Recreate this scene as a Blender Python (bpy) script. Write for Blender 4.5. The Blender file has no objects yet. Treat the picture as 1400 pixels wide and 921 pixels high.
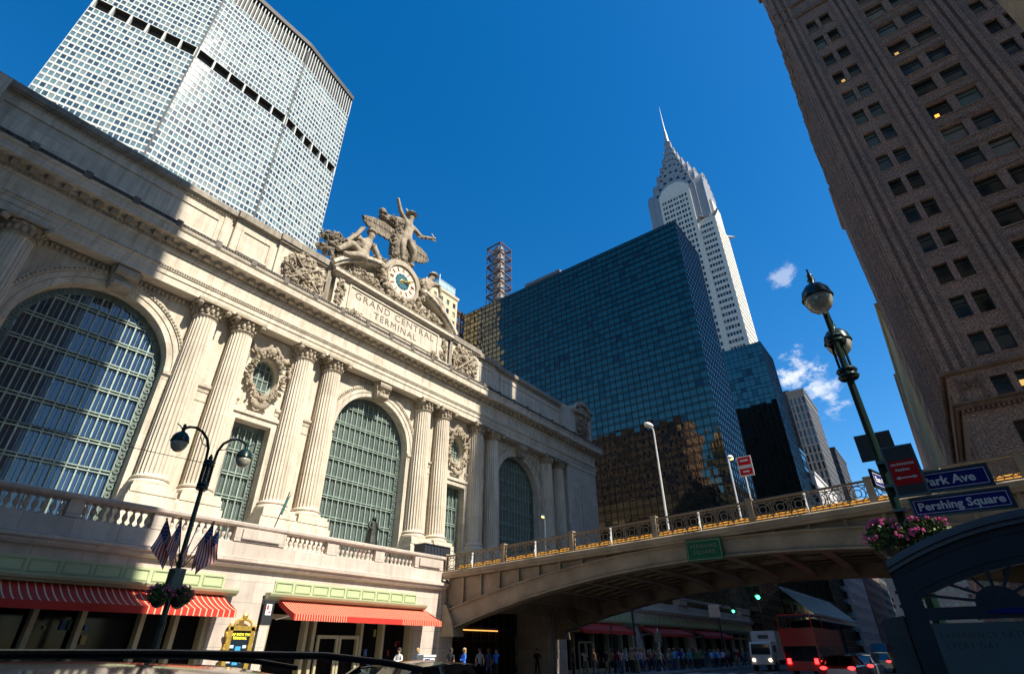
import bpy, math, random
from math import sin, cos, pi, radians, sqrt, atan2
from mathutils import Vector, Matrix
random.seed(7)
S = bpy.context.scene
COL = S.collection
CAM = (0.0, 0.0, 1.6)

# ------------------------------------------------------------------ materials
def new_mat(name):
    m = bpy.data.materials.new(name); m.use_nodes = True
    nt = m.node_tree; b = nt.nodes['Principled BSDF']
    return m, nt, b
def N(nt, t, **kw):
    n = nt.nodes.new(t)
    for k, v in kw.items():
        if hasattr(n, k): setattr(n, k, v)
    return n
def ramp(nt, src, stops):
    r = nt.nodes.new('ShaderNodeValToRGB')
    els = r.color_ramp.elements
    while len(els) < len(stops): els.new(0.5)
    for e, (p, c) in zip(els, stops): e.position = p; e.color = (*c, 1)
    nt.links.new(src, r.inputs[0]); return r.outputs[0]
def mixc(nt, fac, a, b, mode='MIX'):
    m = nt.nodes.new('ShaderNodeMix'); m.data_type = 'RGBA'; m.blend_type = mode
    for sock, v in ((m.inputs[0], fac), (m.inputs[6], a), (m.inputs[7], b)):
        if hasattr(v, 'is_linked') or isinstance(v, bpy.types.NodeSocket): nt.links.new(v, sock)
        elif isinstance(v, (int, float)): sock.default_value = v
        else: sock.default_value = (*v, 1)
    return m.outputs[2]
def noise(nt, vec, scale, detail=4, rough=.6):
    n = nt.nodes.new('ShaderNodeTexNoise'); n.inputs['Scale'].default_value = scale
    n.inputs['Detail'].default_value = detail; n.inputs['Roughness'].default_value = rough
    if vec is not None: nt.links.new(vec, n.inputs['Vector'])
    return n.outputs['Fac']
def wallvec(nt, sx=1, sz=1):
    g = nt.nodes.new('ShaderNodeNewGeometry'); s = nt.nodes.new('ShaderNodeSeparateXYZ')
    nt.links.new(g.outputs['Position'], s.inputs[0])
    a = nt.nodes.new('ShaderNodeMath'); a.operation = 'ADD'
    nt.links.new(s.outputs[0], a.inputs[0]); nt.links.new(s.outputs[1], a.inputs[1])
    c = nt.nodes.new('ShaderNodeCombineXYZ')
    m1 = nt.nodes.new('ShaderNodeMath'); m1.operation = 'MULTIPLY'; m1.inputs[1].default_value = sx
    m2 = nt.nodes.new('ShaderNodeMath'); m2.operation = 'MULTIPLY'; m2.inputs[1].default_value = sz
    nt.links.new(a.outputs[0], m1.inputs[0]); nt.links.new(s.outputs[2], m2.inputs[0])
    nt.links.new(m1.outputs[0], c.inputs[0]); nt.links.new(m2.outputs[0], c.inputs[1])
    return c.outputs[0], g.outputs['Position']
def bump(nt, b, h, strength=.3, dist=.05):
    n = nt.nodes.new('ShaderNodeBump'); n.inputs['Strength'].default_value = strength
    n.inputs['Distance'].default_value = dist
    nt.links.new(h, n.inputs['Height']); nt.links.new(n.outputs[0], b.inputs['Normal'])
def plain(name, c, rough=.6, metal=0, var=.15, scale=3, bmp=0, spec=.5):
    m, nt, b = new_mat(name)
    g = nt.nodes.new('ShaderNodeNewGeometry')
    f = noise(nt, g.outputs['Position'], scale)
    lo = tuple(max(0, x*(1-var)) for x in c); hi = tuple(min(1, x*(1+var)) for x in c)
    nt.links.new(ramp(nt, f, [(.3, lo), (.7, hi)]), b.inputs['Base Color'])
    b.inputs['Roughness'].default_value = rough; b.inputs['Metallic'].default_value = metal
    b.inputs['Specular IOR Level'].default_value = spec
    if bmp: bump(nt, b, noise(nt, g.outputs['Position'], scale*6), bmp, .03)
    return m
def stone(name, c, bw=1.6, bh=.8, mortar=.012, var=.18, streak=.35, bmp=.25, dark=.45):
    m, nt, b = new_mat(name)
    v, p = wallvec(nt)
    br = nt.nodes.new('ShaderNodeTexBrick'); nt.links.new(v, br.inputs['Vector'])
    br.inputs['Scale'].default_value = 1; br.inputs['Brick Width'].default_value = bw
    br.inputs['Row Height'].default_value = bh; br.inputs['Mortar Size'].default_value = mortar
    br.inputs['Color1'].default_value = (*[x*(1-var*.5) for x in c], 1)
    br.inputs['Color2'].default_value = (*[min(1, x*(1+var*.5)) for x in c], 1)
    br.inputs['Mortar'].default_value = (*[x*.62 for x in c], 1)
    f = noise(nt, p, 1.3, 8, .65)
    col = mixc(nt, 1.0, br.outputs['Color'], ramp(nt, f, [(.25, (1-var,)*3), (.75, (1.0+var*.4,)*3)]), 'MULTIPLY')
    sv, _ = wallvec(nt, 2.2, .12)
    sf = noise(nt, sv, 1.0, 6, .7)
    g = ramp(nt, sf, [(.45, (1, 1, 1)), (.75, (1-streak*.9, 1-streak*.97, 1-streak))])
    col = mixc(nt, 1.0, col, g, 'MULTIPLY')
    nt.links.new(col, b.inputs['Base Color']); b.inputs['Roughness'].default_value = .85
    b.inputs['Specular IOR Level'].default_value = .25
    bump(nt, b, noise(nt, p, 9, 6), bmp, .04)
    return m
def glassy(name, c, rough=.06, spec=1.0, bmp=0, metal=0, var=.2, scale=.4):
    m, nt, b = new_mat(name)
    g = nt.nodes.new('ShaderNodeNewGeometry')
    f = noise(nt, g.outputs['Position'], scale)
    nt.links.new(ramp(nt, f, [(.3, tuple(x*(1-var) for x in c)), (.7, tuple(min(1, x*(1+var)) for x in c))]), b.inputs['Base Color'])
    b.inputs['Roughness'].default_value = rough; b.inputs['Specular IOR Level'].default_value = spec
    b.inputs['Metallic'].default_value = metal
    if bmp: bump(nt, b, noise(nt, g.outputs['Position'], .8, 2), bmp, .02)
    return m
def emis(name, c, s):
    m, nt, b = new_mat(name); b.inputs['Base Color'].default_value = (*c, 1)
    b.inputs['Emission Color'].default_value = (*c, 1); b.inputs['Emission Strength'].default_value = s
    return m
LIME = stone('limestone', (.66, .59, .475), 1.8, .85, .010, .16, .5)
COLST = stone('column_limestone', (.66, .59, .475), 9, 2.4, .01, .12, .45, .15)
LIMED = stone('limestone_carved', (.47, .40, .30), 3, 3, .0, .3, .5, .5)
LEDGE = stone('limestone_weathered', (.36, .32, .26), 2.4, 3, .008, .3, .6, .4)
GRAN = stone('pink_granite', (.60, .52, .45), 1.7, .95, .012, .2, .25, .2)
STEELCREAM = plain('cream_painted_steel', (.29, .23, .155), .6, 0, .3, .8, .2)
BRICKP = None
def brick(name, c1, c2, bw=.45, bh=.16):
    m, nt, b = new_mat(name)
    v, p = wallvec(nt)
    br = nt.nodes.new('ShaderNodeTexBrick'); nt.links.new(v, br.inputs['Vector'])
    br.inputs['Scale'].default_value = 1; br.inputs['Brick Width'].default_value = bw
    br.inputs['Row Height'].default_value = bh; br.inputs['Mortar Size'].default_value = .018
    br.inputs['Color1'].default_value = (*c1, 1); br.inputs['Color2'].default_value = (*c2, 1)
    br.inputs['Mortar'].default_value = (.10, .085, .07, 1)
    f = noise(nt, p, 6, 8, .8)
    col = mixc(nt, 1.0, br.outputs['Color'], ramp(nt, f, [(.38, (.4, .4, .42)), (.62, (1.6, 1.5, 1.42))]), 'MULTIPLY')
    f2 = noise(nt, p, .35, 3, .6)
    col = mixc(nt, 1.0, col, ramp(nt, f2, [(.3, (.8, .85, .9)), (.7, (1.15, 1.05, 1.0))]), 'MULTIPLY')
    nt.links.new(col, b.inputs['Base Color']); b.inputs['Roughness'].default_value = .9
    b.inputs['Specular IOR Level'].default_value = .2
    bump(nt, b, f, .5, .05)
    return m
BRICKP = brick('rough_brown_brick', (.36, .265, .215), (.26, .205, .18))
TRIMP = stone('brown_terracotta', (.21, .145, .11), 1.2, .6, .01, .3, .4, .6)
VERDI = plain('verdigris_metal', (.30, .38, .33), .5, .1, .25, 2)
VERDD = plain('dark_verdigris_metal', (.13, .17, .15), .5, .2, .3, 2)
GLASSSKY = glassy('window_glass_sky_reflection', (.02, .04, .085), .06, 1.0)  # blue colour stands in for the sky mirrored in the left arch
GLASSG = glassy('window_glass_teal', (.11, .14, .13), .14, .7)
GLASSD = glassy('window_glass_dark', (.012, .016, .020), .06, .8)
GLASSB = glassy('window_glass_blue', (.025, .05, .07), .05, 1.0)
GLASSF = glassy('window_glass_film', (.12, .18, .18), .12, .8)
BLIND = glassy('window_with_blind', (.20, .21, .19), .2, .7)
WARM = emis('lit_room', (1.0, .62, .18), .5)
PRECAST = plain('white_precast', (.52, .52, .475), .8, 0, .07, .6, .1)
DARKVOID = plain('dark_louvre', (.05, .045, .04), .7)
HGLASS = glassy('mirror_glass_teal', (.19, .165, .125), .015, .8, 0, 1.0, .1, .2)
HGLASS2 = glassy('mirror_glass_blue', (.19, .18, .15), .03, .8, 0, 1.0, .1, .2)
HGLASSV = glassy('mirror_glass_dull', (.13, .12, .10), .05, .8, 0, 1.0, .2, .3)
MULL = plain('black_mullion', (.015, .018, .02), .35, .3)
WBRICK = stone('white_brick', (.66, .62, .54), .6, .3, .01, .08, .15, .1)
GBRICK = plain('grey_brick_band', (.16, .16, .165), .7)
CROWN = plain('stainless_steel', (.29, .285, .275), .5, .3, .1, .5)
GREYC = stone('grey_concrete', (.16, .16, .165), 3, 3.4, .04, .1, .2, .1)
DGREY = stone('dark_grey_concrete', (.075, .075, .08), 3, 3.4, .04, .1, .2, .1)
TAN = stone('tan_brick', (.42, .34, .22), .8, .4, .01, .2, .3, .2)
GOLDST = stone('golden_limestone', (.42, .33, .19), 1.2, .7, .01, .2, .3, .2)
CREAMB = stone('cream_brick', (.62, .53, .36), .8, .4, .01, .1, .15, .1)
ASPH = plain('asphalt', (.045, .045, .048), .85, 0, .35, 2.5, .5)
PAVE = stone('pavement_concrete', (.22, .21, .20), 1.5, 1.5, .02, .15, .2, .1)
KERB = plain('granite_kerb', (.28, .27, .26), .8, 0, .2, 4)
PAINTW = plain('road_paint_white', (.65, .65, .62), .7, 0, .15, 6)
GREENF = plain('pale_green_fascia', (.46, .52, .30), .5, 0, .06, 1)
GREENF2 = plain('pale_green_molding', (.38, .42, .26), .5, 0, .08, 1)
REDAWN = plain('red_awning_cloth', (.50, .028, .016), .8, 0, .06, 1)
ORAWN = plain('awning_cream_stripe', (.78, .50, .30), .8, 0, .05, 1)
FRAMEC = plain('cream_shopfront_frame', (.42, .38, .24), .5, 0, .1, 1)
GOLD = plain('gilded_metal', (.72, .48, .10), .35, .7, .2, 4)
BRONZE = plain('dark_bronze', (.035, .04, .035), .45, .6, .3, 3)
BLKGRN = plain('black_green_paint', (.010, .030, .024), .25, .1, .2, 4)
GLOBE = glassy('lamp_globe_glass', (.38, .36, .28), .12, .8)
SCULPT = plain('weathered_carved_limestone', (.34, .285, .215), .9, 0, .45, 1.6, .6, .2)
SCULPTD = plain('dark_carved_limestone', (.22, .185, .14), .9, 0, .45, 1.6, .6, .2)  # darker tone of the carved limestone
YELLOW = plain('yellow_kerb_paint', (.62, .27, .01), .6, 0, .15, 2)
WHITEM = plain('white_painted_metal', (.72, .74, .74), .35, .1, .05, 2)
NAVY = plain('navy_sign_enamel', (.010, .014, .16), .6, 0, .05, 2, 0, .12)
SIGNW = plain('sign_white', (.75, .75, .72), .5, 0, .04, 2)
SIGNR = plain('sign_red', (.62, .015, .015), .6, 0, .05, 2, 0, .12)
SIGNG = plain('sign_green', (.01, .10, .05), .6, 0, .1, 2, 0, .12)
SIGNGR = plain('sign_grey', (.075, .075, .075), .7, 0, .1, 2, 0, .15)
DKMETAL = plain('dark_grey_metal', (.05, .05, .055), .4, .4, .2, 3)
KIOSK = plain('dark_navy_steel', (.014, .019, .032), .5, .1, .35, 3, .15, .3)
CLOCKW = plain('clock_ivory', (.82, .76, .60), .5, 0, .05, 5)
CLOCKB = plain('clock_blue_glass', (.06, .16, .20), .25, 0, .2, 5)
CARBLK = glassy('black_car_paint', (.006, .007, .009), .08, 1.0)
CARGLASS = glassy('car_glass', (.01, .014, .018), .03, 1.0)
CHROME = plain('chrome', (.6, .6, .62), .12, 1, .05)
RUBBER = plain('rubber', (.02, .02, .02), .8)
LEAF = plain('leaf_green', (.055, .11, .025), .6, 0, .5, 9)
LEAF2 = plain('leaf_light_green', (.13, .19, .04), .6, 0, .4, 9)
PINK = plain('pink_petals', (.75, .12, .35), .6, 0, .25, 9)
FLAGR = plain('flag_red', (.40, .02, .03), .8, 0, .1, 3)
FLAGW = plain('flag_white', (.60, .58, .55), .8, 0, .1, 3)
FLAGB = plain('flag_blue', (.02, .03, .12), .8, 0, .1, 3)
SKIN1 = plain('skin', (.45, .26, .18), .6, 0, .1, 5)
HAIRD = plain('dark_hair', (.03, .02, .015), .7)
ADSCR = plain('poster_blue_print', (.022, .075, .10), .45, 0, .25, 1.2)
TAIL = emis('lit_tail_light', (1.0, .02, .02), 5)
HEAD = emis('lit_headlight', (1.0, .72, .40), 6)
GREENL = emis('lit_green_signal', (.05, 1.0, .45), 6)
LAMPY = emis('lit_street_lamp', (1.0, .62, .16), 3)
STRIP = emis('lit_strip_light', (1.0, .50, .12), .9)

# ------------------------------------------------------------------ helpers
def tag(o, label=None, cat=None, group=None, kind=None):
    if label: o['label'] = label
    if cat: o['category'] = cat
    if group: o['group'] = group
    if kind: o['kind'] = kind
    return o
def empty(name, loc=(0, 0, 0), label=None, cat=None, group=None, rz=0):
    o = bpy.data.objects.new(name, None); COL.objects.link(o)
    o.location = loc; o.rotation_euler = (0, 0, rz); o.empty_display_size = .2
    return tag(o, label, cat, group)
def copy_tree(o, parent=None):
    c = o.copy(); COL.objects.link(c)
    if parent: c.parent = parent
    for ch in list(o.children): copy_tree(ch, c)
    return c
class MB:
    def __init__(s): s.v = []; s.f = []; s.m = []; s.mi = 0; s.sm = []; s.smooth = False
    def vt(s, *p): s.v.append(p); return len(s.v)-1
    def face(s, idx): s.f.append(tuple(idx)); s.m.append(s.mi); s.sm.append(s.smooth)
    def poly(s, pts):
        n = len(s.v); s.v += [tuple(p) for p in pts]; s.face(range(n, n+len(pts)))
    def box(s, x0, y0, z0, x1, y1, z1):
        if x0 > x1: x0, x1 = x1, x0
        if y0 > y1: y0, y1 = y1, y0
        if z0 > z1: z0, z1 = z1, z0
        n = len(s.v)
        s.v += [(x0, y0, z0), (x1, y0, z0), (x1, y1, z0), (x0, y1, z0), (x0, y0, z1), (x1, y0, z1), (x1, y1, z1), (x0, y1, z1)]
        for f in ((0, 3, 2, 1), (4, 5, 6, 7), (0, 1, 5, 4), (1, 2, 6, 5), (2, 3, 7, 6), (3, 0, 4, 7)): s.face([n+i for i in f])
        return s
    def obox(s, c, ax, ay, az, hx, hy, hz):
        c = Vector(c); ax = Vector(ax)*hx; ay = Vector(ay)*hy; az = Vector(az)*hz
        n = len(s.v)
        for k in ((-1, -1, -1), (1, -1, -1), (1, 1, -1), (-1, 1, -1), (-1, -1, 1), (1, -1, 1), (1, 1, 1), (-1, 1, 1)):
            s.v.append(tuple(c+ax*k[0]+ay*k[1]+az*k[2]))
        for f in ((0, 3, 2, 1), (4, 5, 6, 7), (0, 1, 5, 4), (1, 2, 6, 5), (2, 3, 7, 6), (3, 0, 4, 7)): s.face([n+i for i in f])
        return s
    def bar(s, a, b, w, h=None, up=(0, 0, 1)):
        a = Vector(a); b = Vector(b); d = b-a; L = d.length
        if L < 1e-6: return s
        d /= L; u = Vector(up)
        if abs(d.dot(u)) > .99: u = Vector((1, 0, 0))
        r = d.cross(u).normalized(); u = r.cross(d)
        return s.obox((a+b)/2, d, r, u, L/2, w/2, (h or w)/2)
    def prism(s, pts, axis, a, b):
        # pts in the plane perpendicular to axis; axis 0: (y,z), 1: (x,z), 2: (x,y)
        def P(p, t): return {0: (t, p[0], p[1]), 1: (p[0], t, p[1]), 2: (p[0], p[1], t)}[axis]
        n = len(s.v); k = len(pts)
        s.v += [P(p, a) for p in pts]+[P(p, b) for p in pts]
        s.face(range(n, n+k)); s.face(range(n+2*k-1, n+k-1, -1))
        for i in range(k): j = (i+1) % k; s.face((n+i, n+k+i, n+k+j, n+j))
        return s
    def lathe(s, prof, c, n=16, axis=2, a0=0, a1=2*pi, rad=None):
        base = len(s.v); full = abs(a1-a0-2*pi) < 1e-6; m = n if full else n+1
        for r, z in prof:
            for i in range(m):
                a = a0+(a1-a0)*i/n; rr = r*(rad(a, z) if rad else 1)
                x, y = rr*cos(a), rr*sin(a)
                p = {2: (x, y, z), 1: (x, z, y), 0: (z, x, y)}[axis]
                s.v.append((c[0]+p[0], c[1]+p[1], c[2]+p[2]))
        for k in range(len(prof)-1):
            for i in range(n if full else n):
                j = (i+1) % m if full else i+1
                s.face((base+k*m+i, base+k*m+j, base+(k+1)*m+j, base+(k+1)*m+i))
        if full:
            s.face([base+i for i in range(m)][::-1]); q = base+(len(prof)-1)*m; s.face([q+i for i in range(m)])
        return s
    def tube(s, path, r, n=8, closed=False):
        P = [Vector(p) for p in path]; k = len(P); base = len(s.v)
        rr = r if isinstance(r, (list, tuple)) else [r]*k
        prev = None
        for i, p in enumerate(P):
            d = (P[(i+1) % k]-P[i-1]) if closed else (P[min(i+1, k-1)]-P[max(i-1, 0)])
            d.normalize()
            u = prev if prev is not None else (Vector((0, 0, 1)) if abs(d.z) < .9 else Vector((1, 0, 0)))
            u = (u-d*u.dot(d)).normalized(); prev = u; w = d.cross(u)
            for j in range(n):
                a = 2*pi*j/n; s.v.append(tuple(p+(u*cos(a)+w*sin(a))*rr[i]))
        for i in range(k if closed else k-1):
            i2 = (i+1) % k
            for j in range(n): j2 = (j+1) % n; s.face((base+i*n+j, base+i*n+j2, base+i2*n+j2, base+i2*n+j))
        if not closed:
            s.face([base+j for j in range(n)][::-1]); s.face([base+(k-1)*n+j for j in range(n)])
        return s
    def ball(s, c, rx, ry=None, rz=None, n=8, m=5, rot=None):
        ry = ry or rx; rz = rz or rx; base = len(s.v); R = rot or Matrix.Identity(3)
        for i in range(1, m):
            t = pi*i/m
            for j in range(n):
                a = 2*pi*j/n; p = R @ Vector((rx*sin(t)*cos(a), ry*sin(t)*sin(a), rz*cos(t))); s.v.append((c[0]+p.x, c[1]+p.y, c[2]+p.z))
        p = R @ Vector((0, 0, rz)); s.v.append((c[0]+p.x, c[1]+p.y, c[2]+p.z)); top = len(s.v)-1
        s.v.append((c[0]-p.x, c[1]-p.y, c[2]-p.z)); bot = top+1
        for i in range(m-2):
            for j in range(n): j2 = (j+1) % n; s.face((base+i*n+j, base+(i+1)*n+j, base+(i+1)*n+j2, base+i*n+j2))
        for j in range(n):
            j2 = (j+1) % n; s.face((top, base+j, base+j2)); q = base+(m-2)*n; s.face((bot, q+j2, q+j))
        return s
    def build(s, name, mats, parent=None, smooth=False, off=True, kind=None, label=None):
        me = bpy.data.meshes.new(name)
        ox, oy, oz = (parent_loc(parent) if (parent and off) else (0, 0, 0))
        me.from_pydata([(a-ox, b-oy, c-oz) for a, b, c in s.v], [], s.f)
        if not isinstance(mats, (list, tuple)): mats = [mats]
        for m in mats: me.materials.append(m)
        if len(mats) > 1: me.polygons.foreach_set('material_index', s.m)
        if smooth: me.polygons.foreach_set('use_smooth', [True]*len(s.f))
        elif any(s.sm): me.polygons.foreach_set('use_smooth', s.sm)
        me.update()
        o = bpy.data.objects.new(name, me); COL.objects.link(o)
        if parent: o.parent = parent
        if kind: o['kind'] = kind
        if label: o['label'] = label
        return o
def parent_loc(p):
    x = y = z = 0
    while p: x += p.location[0]; y += p.location[1]; z += p.location[2]; p = p.parent
    return x, y, z
def struct(name, mb, m): return tag(mb.build(name, m), kind='structure')
def text_mesh(name, body, size, origin, right, up, mat, parent=None, extrude=.01, align='CENTER', sx=1, space=1.0, bold=0):
    cu = bpy.data.curves.new(name, 'FONT'); cu.body = body; cu.size = size; cu.align_x = align; cu.align_y = 'CENTER'
    cu.extrude = extrude; cu.space_character = space; cu.offset = bold; cu.resolution_u = 2
    t = bpy.data.objects.new(name, cu); COL.objects.link(t)
    bpy.context.view_layer.update()
    me = bpy.data.meshes.new_from_object(t.evaluated_get(bpy.context.evaluated_depsgraph_get()))
    bpy.data.objects.remove(t); bpy.data.curves.remove(cu)
    r = Vector(right).normalized(); u = Vector(up).normalized(); n = r.cross(u)
    off = Vector(parent_loc(parent)) if parent else Vector((0, 0, 0))
    for v in me.vertices: v.co = Vector(origin)-off + r*v.co.x*sx + u*v.co.y + n*v.co.z
    me.materials.clear(); me.materials.append(mat)
    o = bpy.data.objects.new(name, me); COL.objects.link(o)
    if parent: o.parent = parent
    return o
def skin_mesh(name, nodes, edges, root=None, sub=1, branch=.7):
    """nodes: {key:(x,y,z,r) or (x,y,z,rx,ry)}"""
    keys = list(nodes); me = bpy.data.meshes.new(name)
    me.from_pydata([nodes[k][:3] for k in keys], [(keys.index(a), keys.index(b)) for a, b in edges], [])
    o = bpy.data.objects.new(name, me); COL.objects.link(o)
    md = o.modifiers.new('Skin', 'SKIN'); md.branch_smoothing = branch; md.use_smooth_shade = True
    sv = me.skin_vertices[0].data
    for i, k in enumerate(keys):
        r = nodes[k][3:]; sv[i].radius = (r[0], r[-1]); sv[i].use_root = (k == (root or keys[0]))
    if sub:
        sd = o.modifiers.new('Sub', 'SUBSURF'); sd.levels = sub; sd.render_levels = sub
    bpy.context.view_layer.update()
    m2 = bpy.data.meshes.new_from_object(o.evaluated_get(bpy.context.evaluated_depsgraph_get()))
    bpy.data.objects.remove(o); bpy.data.meshes.remove(me)
    m2.name = name
    m2.polygons.foreach_set('use_smooth', [True]*len(m2.polygons))
    return m2
def moulding(mb, path, prof, closed=False):
    """path: plan points; prof: (outward offset, z). outward = right of travel direction."""
    k = len(path); nr = []
    for i in range(k):
        a = Vector(path[i-1]) if (i > 0 or closed) else None
        b = Vector(path[i]); c = Vector(path[(i+1) % k]) if (i < k-1 or closed) else None
        ns = []
        if a is not None: d = (b-a).normalized(); ns.append(Vector((d.y, -d.x)))
        if c is not None: d = (c-b).normalized(); ns.append(Vector((d.y, -d.x)))
        n = sum(ns, Vector((0, 0)))/len(ns)
        n = n/max(.2, n.length_squared) if len(ns) == 2 else n
        nr.append(n)
    base = len(mb.v); m = len(prof)
    for i in range(k):
        for o, z in prof: mb.v.append((path[i][0]+nr[i].x*o, path[i][1]+nr[i].y*o, z))
    for i in range(k if closed else k-1):
        j = (i+1) % k
        for q in range(m-1): mb.face((base+i*m+q, base+j*m+q, base+j*m+q+1, base+i*m+q+1))
    if not closed:
        mb.face([base+q for q in range(m)]); mb.face([base+(k-1)*m+q for q in range(m)][::-1])
    return mb
def arch_pts(cx, a, spring, h, n=20, c0=0, c1=pi):
    return [(cx+a*cos(c1+(c0-c1)*i/n), spring+h*sin(c1+(c0-c1)*i/n)) for i in range(n+1)]
def annulus(mb, cx, cz, r0x, r0z, r1x, r1z, y0, y1, n=32, a0=0, a1=2*pi):
    """elliptical ring slab in the xz plane, front at y0, back at y1"""
    b = len(mb.v); full = abs(a1-a0-2*pi) < 1e-6; m = n if full else n+1
    for i in range(m):
        a = a0+(a1-a0)*i/n
        for (rx, rz) in ((r0x, r0z), (r1x, r1z)):
            for y in (y0, y1): mb.v.append((cx+rx*cos(a), y, cz+rz*sin(a)))
    for i in range(n):
        j = (i+1) % m; p, q = b+4*i, b+4*j
        mb.face((p, q, q+2, p+2)); mb.face((p+2, q+2, q+3, p+3)); mb.face((p+3, q+3, q+1, p+1)); mb.face((p+1, q+1, q, p))
    if not full:
        for p in (b, b+4*n): mb.face((p, p+2, p+3, p+1))
    return mb
def carving(mb, cx, y, cz, w, h, n, seed, depth=.35, size=.3, hollow=0):
    """a carved stone trophy or garland: lumps, leaves and curls filling a w x h field"""
    R = random.Random(seed)
    for i in range(n):
        while True:
            u, v = R.uniform(-1, 1), R.uniform(-1, 1)
            if u*u+v*v < 1.15 and u*u+v*v > hollow: break
        s = size*R.uniform(.45, 1.1)
        rot = Matrix.Rotation(R.uniform(0, pi), 3, 'Y') @ Matrix.Rotation(R.uniform(-.5, .5), 3, 'X')
        yy = y-depth*R.uniform(.1, .8)*(1-.4*(u*u+v*v))
        if i % 3 == 0:
            a = R.uniform(0, 6.28); rr = s*.9; pth = []
            for k in range(6):
                t = a+k*.75; q = rr*(1-.13*k); pth.append((cx+u*w/2+q*cos(t), yy-.03*k, cz+v*h/2+q*sin(t)))
            mb.tube(pth, [s*.24, s*.26, s*.24, s*.2, s*.17, s*.1], 5)
        else:
            mb.ball((cx+u*w/2, yy, cz+v*h/2), s, s*.45, s*R.uniform(.3, .6), 6, 4, rot)
    return mb
WINQ = {}
def add_window(thing, corners, n, mat, frame=None, fmat=None, fw=.06, rail=None, dep=None):
    WINQ.setdefault(thing.name, (thing, []))[1].append((corners, n, mat, frame, fmat, fw, rail))
def win_geo(mb, mbf, w):
    cs, n, mat, frame, fmat, fw, rail = w
    mb.poly(cs)
    if frame:
        a, b, c, d = [Vector(p) for p in cs]; n = Vector(n)
        u = (b-a).normalized(); v = (d-a).normalized(); W = (b-a).length; H = (d-a).length
        ctr = (a+c)/2 + n*.03
        for s1 in (-1, 1):
            mbf.obox(ctr+u*s1*(W/2-fw/2), u, v, n, fw/2, H/2, .03)
            mbf.obox(ctr+v*s1*(H/2-fw/2), u, v, n, W/2-fw, fw/2, .03)
        if rail is not None:
            mbf.obox(ctr+v*(H*(rail-.5)), u, v, n, W/2-fw, fw/2, .028)
        if frame == 'mullion': mbf.obox(ctr, u, v, n, fw/2, H/2-fw, .026)
def flush_windows(thing, keep=100, vis=None):
    thing, L = WINQ.pop(thing.name)
    def key(w):
        c = [sum(p[i] for p in w[0])/4 for i in range(3)]
        d = sqrt(sum((c[i]-CAM[i])**2 for i in range(3)))
        return d+(0 if (vis is None or vis(*c)) else 1e4)
    L.sort(key=key)
    for w in L[:keep]:
        mb = MB(); mf = MB(); win_geo(mb, mf, w)
        o = mb.build('window', w[2], thing)
        if w[3]: mf.build('frame', w[4], o)
    if len(L) > keep:
        mats = []; mb = MB(); mf = MB()
        for w in L[keep:]:
            if w[2] not in mats: mats.append(w[2])
            mb.mi = mats.index(w[2]); win_geo(mb, mf, w)
        o = mb.build('window', mats, thing, kind='stuff')
        if mf.v: mf.build('frame', L[0][4], o)
def facade(thing, mb, o, u, z0, zh, nu, nz, pu, ww, wh, sill, dep, mats, skip=None, frame=None, fmat=None, rail=None, seed=1, fw=.06, wgt=None):
    """grid wall: nu bays of width pu, nz storeys of height zh; every cell has a recessed window"""
    R = random.Random(seed); u = Vector((u[0], u[1], 0)).normalized(); n = Vector((u.y, -u.x, 0)); O = Vector((o[0], o[1], 0))
    def P(a, z, d=0): return tuple(O+u*a+Vector((0, 0, z))-n*d)
    for j in range(nz):
        for i in range(nu):
            a0 = i*pu; a1 = a0+pu; b0 = z0+j*zh; b1 = b0+zh
            if skip and skip(i, j): mb.poly([P(a0, b0), P(a1, b0), P(a1, b1), P(a0, b1)]); continue
            x0 = a0+(pu-ww)/2; x1 = x0+ww; y0 = b0+sill; y1 = y0+wh
            mb.poly([P(a0, b0), P(a1, b0), P(a1, y0), P(a0, y0)]); mb.poly([P(a0, y1), P(a1, y1), P(a1, b1), P(a0, b1)])
            mb.poly([P(a0, y0), P(x0, y0), P(x0, y1), P(a0, y1)]); mb.poly([P(x1, y0), P(a1, y0), P(a1, y1), P(x1, y1)])
            mb.poly([P(x0, y0), P(x1, y0), P(x1, y0, dep), P(x0, y0, dep)]); mb.poly([P(x0, y1, dep), P(x1, y1, dep), P(x1, y1), P(x0, y1)])
            mb.poly([P(x0, y0), P(x0, y0, dep), P(x0, y1, dep), P(x0, y1)]); mb.poly([P(x1, y0, dep), P(x1, y0), P(x1, y1), P(x1, y1, dep)])
            m = R.choices(mats, wgt)[0]
            add_window(thing, [P(x0, y0, dep), P(x1, y0, dep), P(x1, y1, dep), P(x0, y1, dep)], tuple(n), m, frame, fmat, fw, rail)
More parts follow.
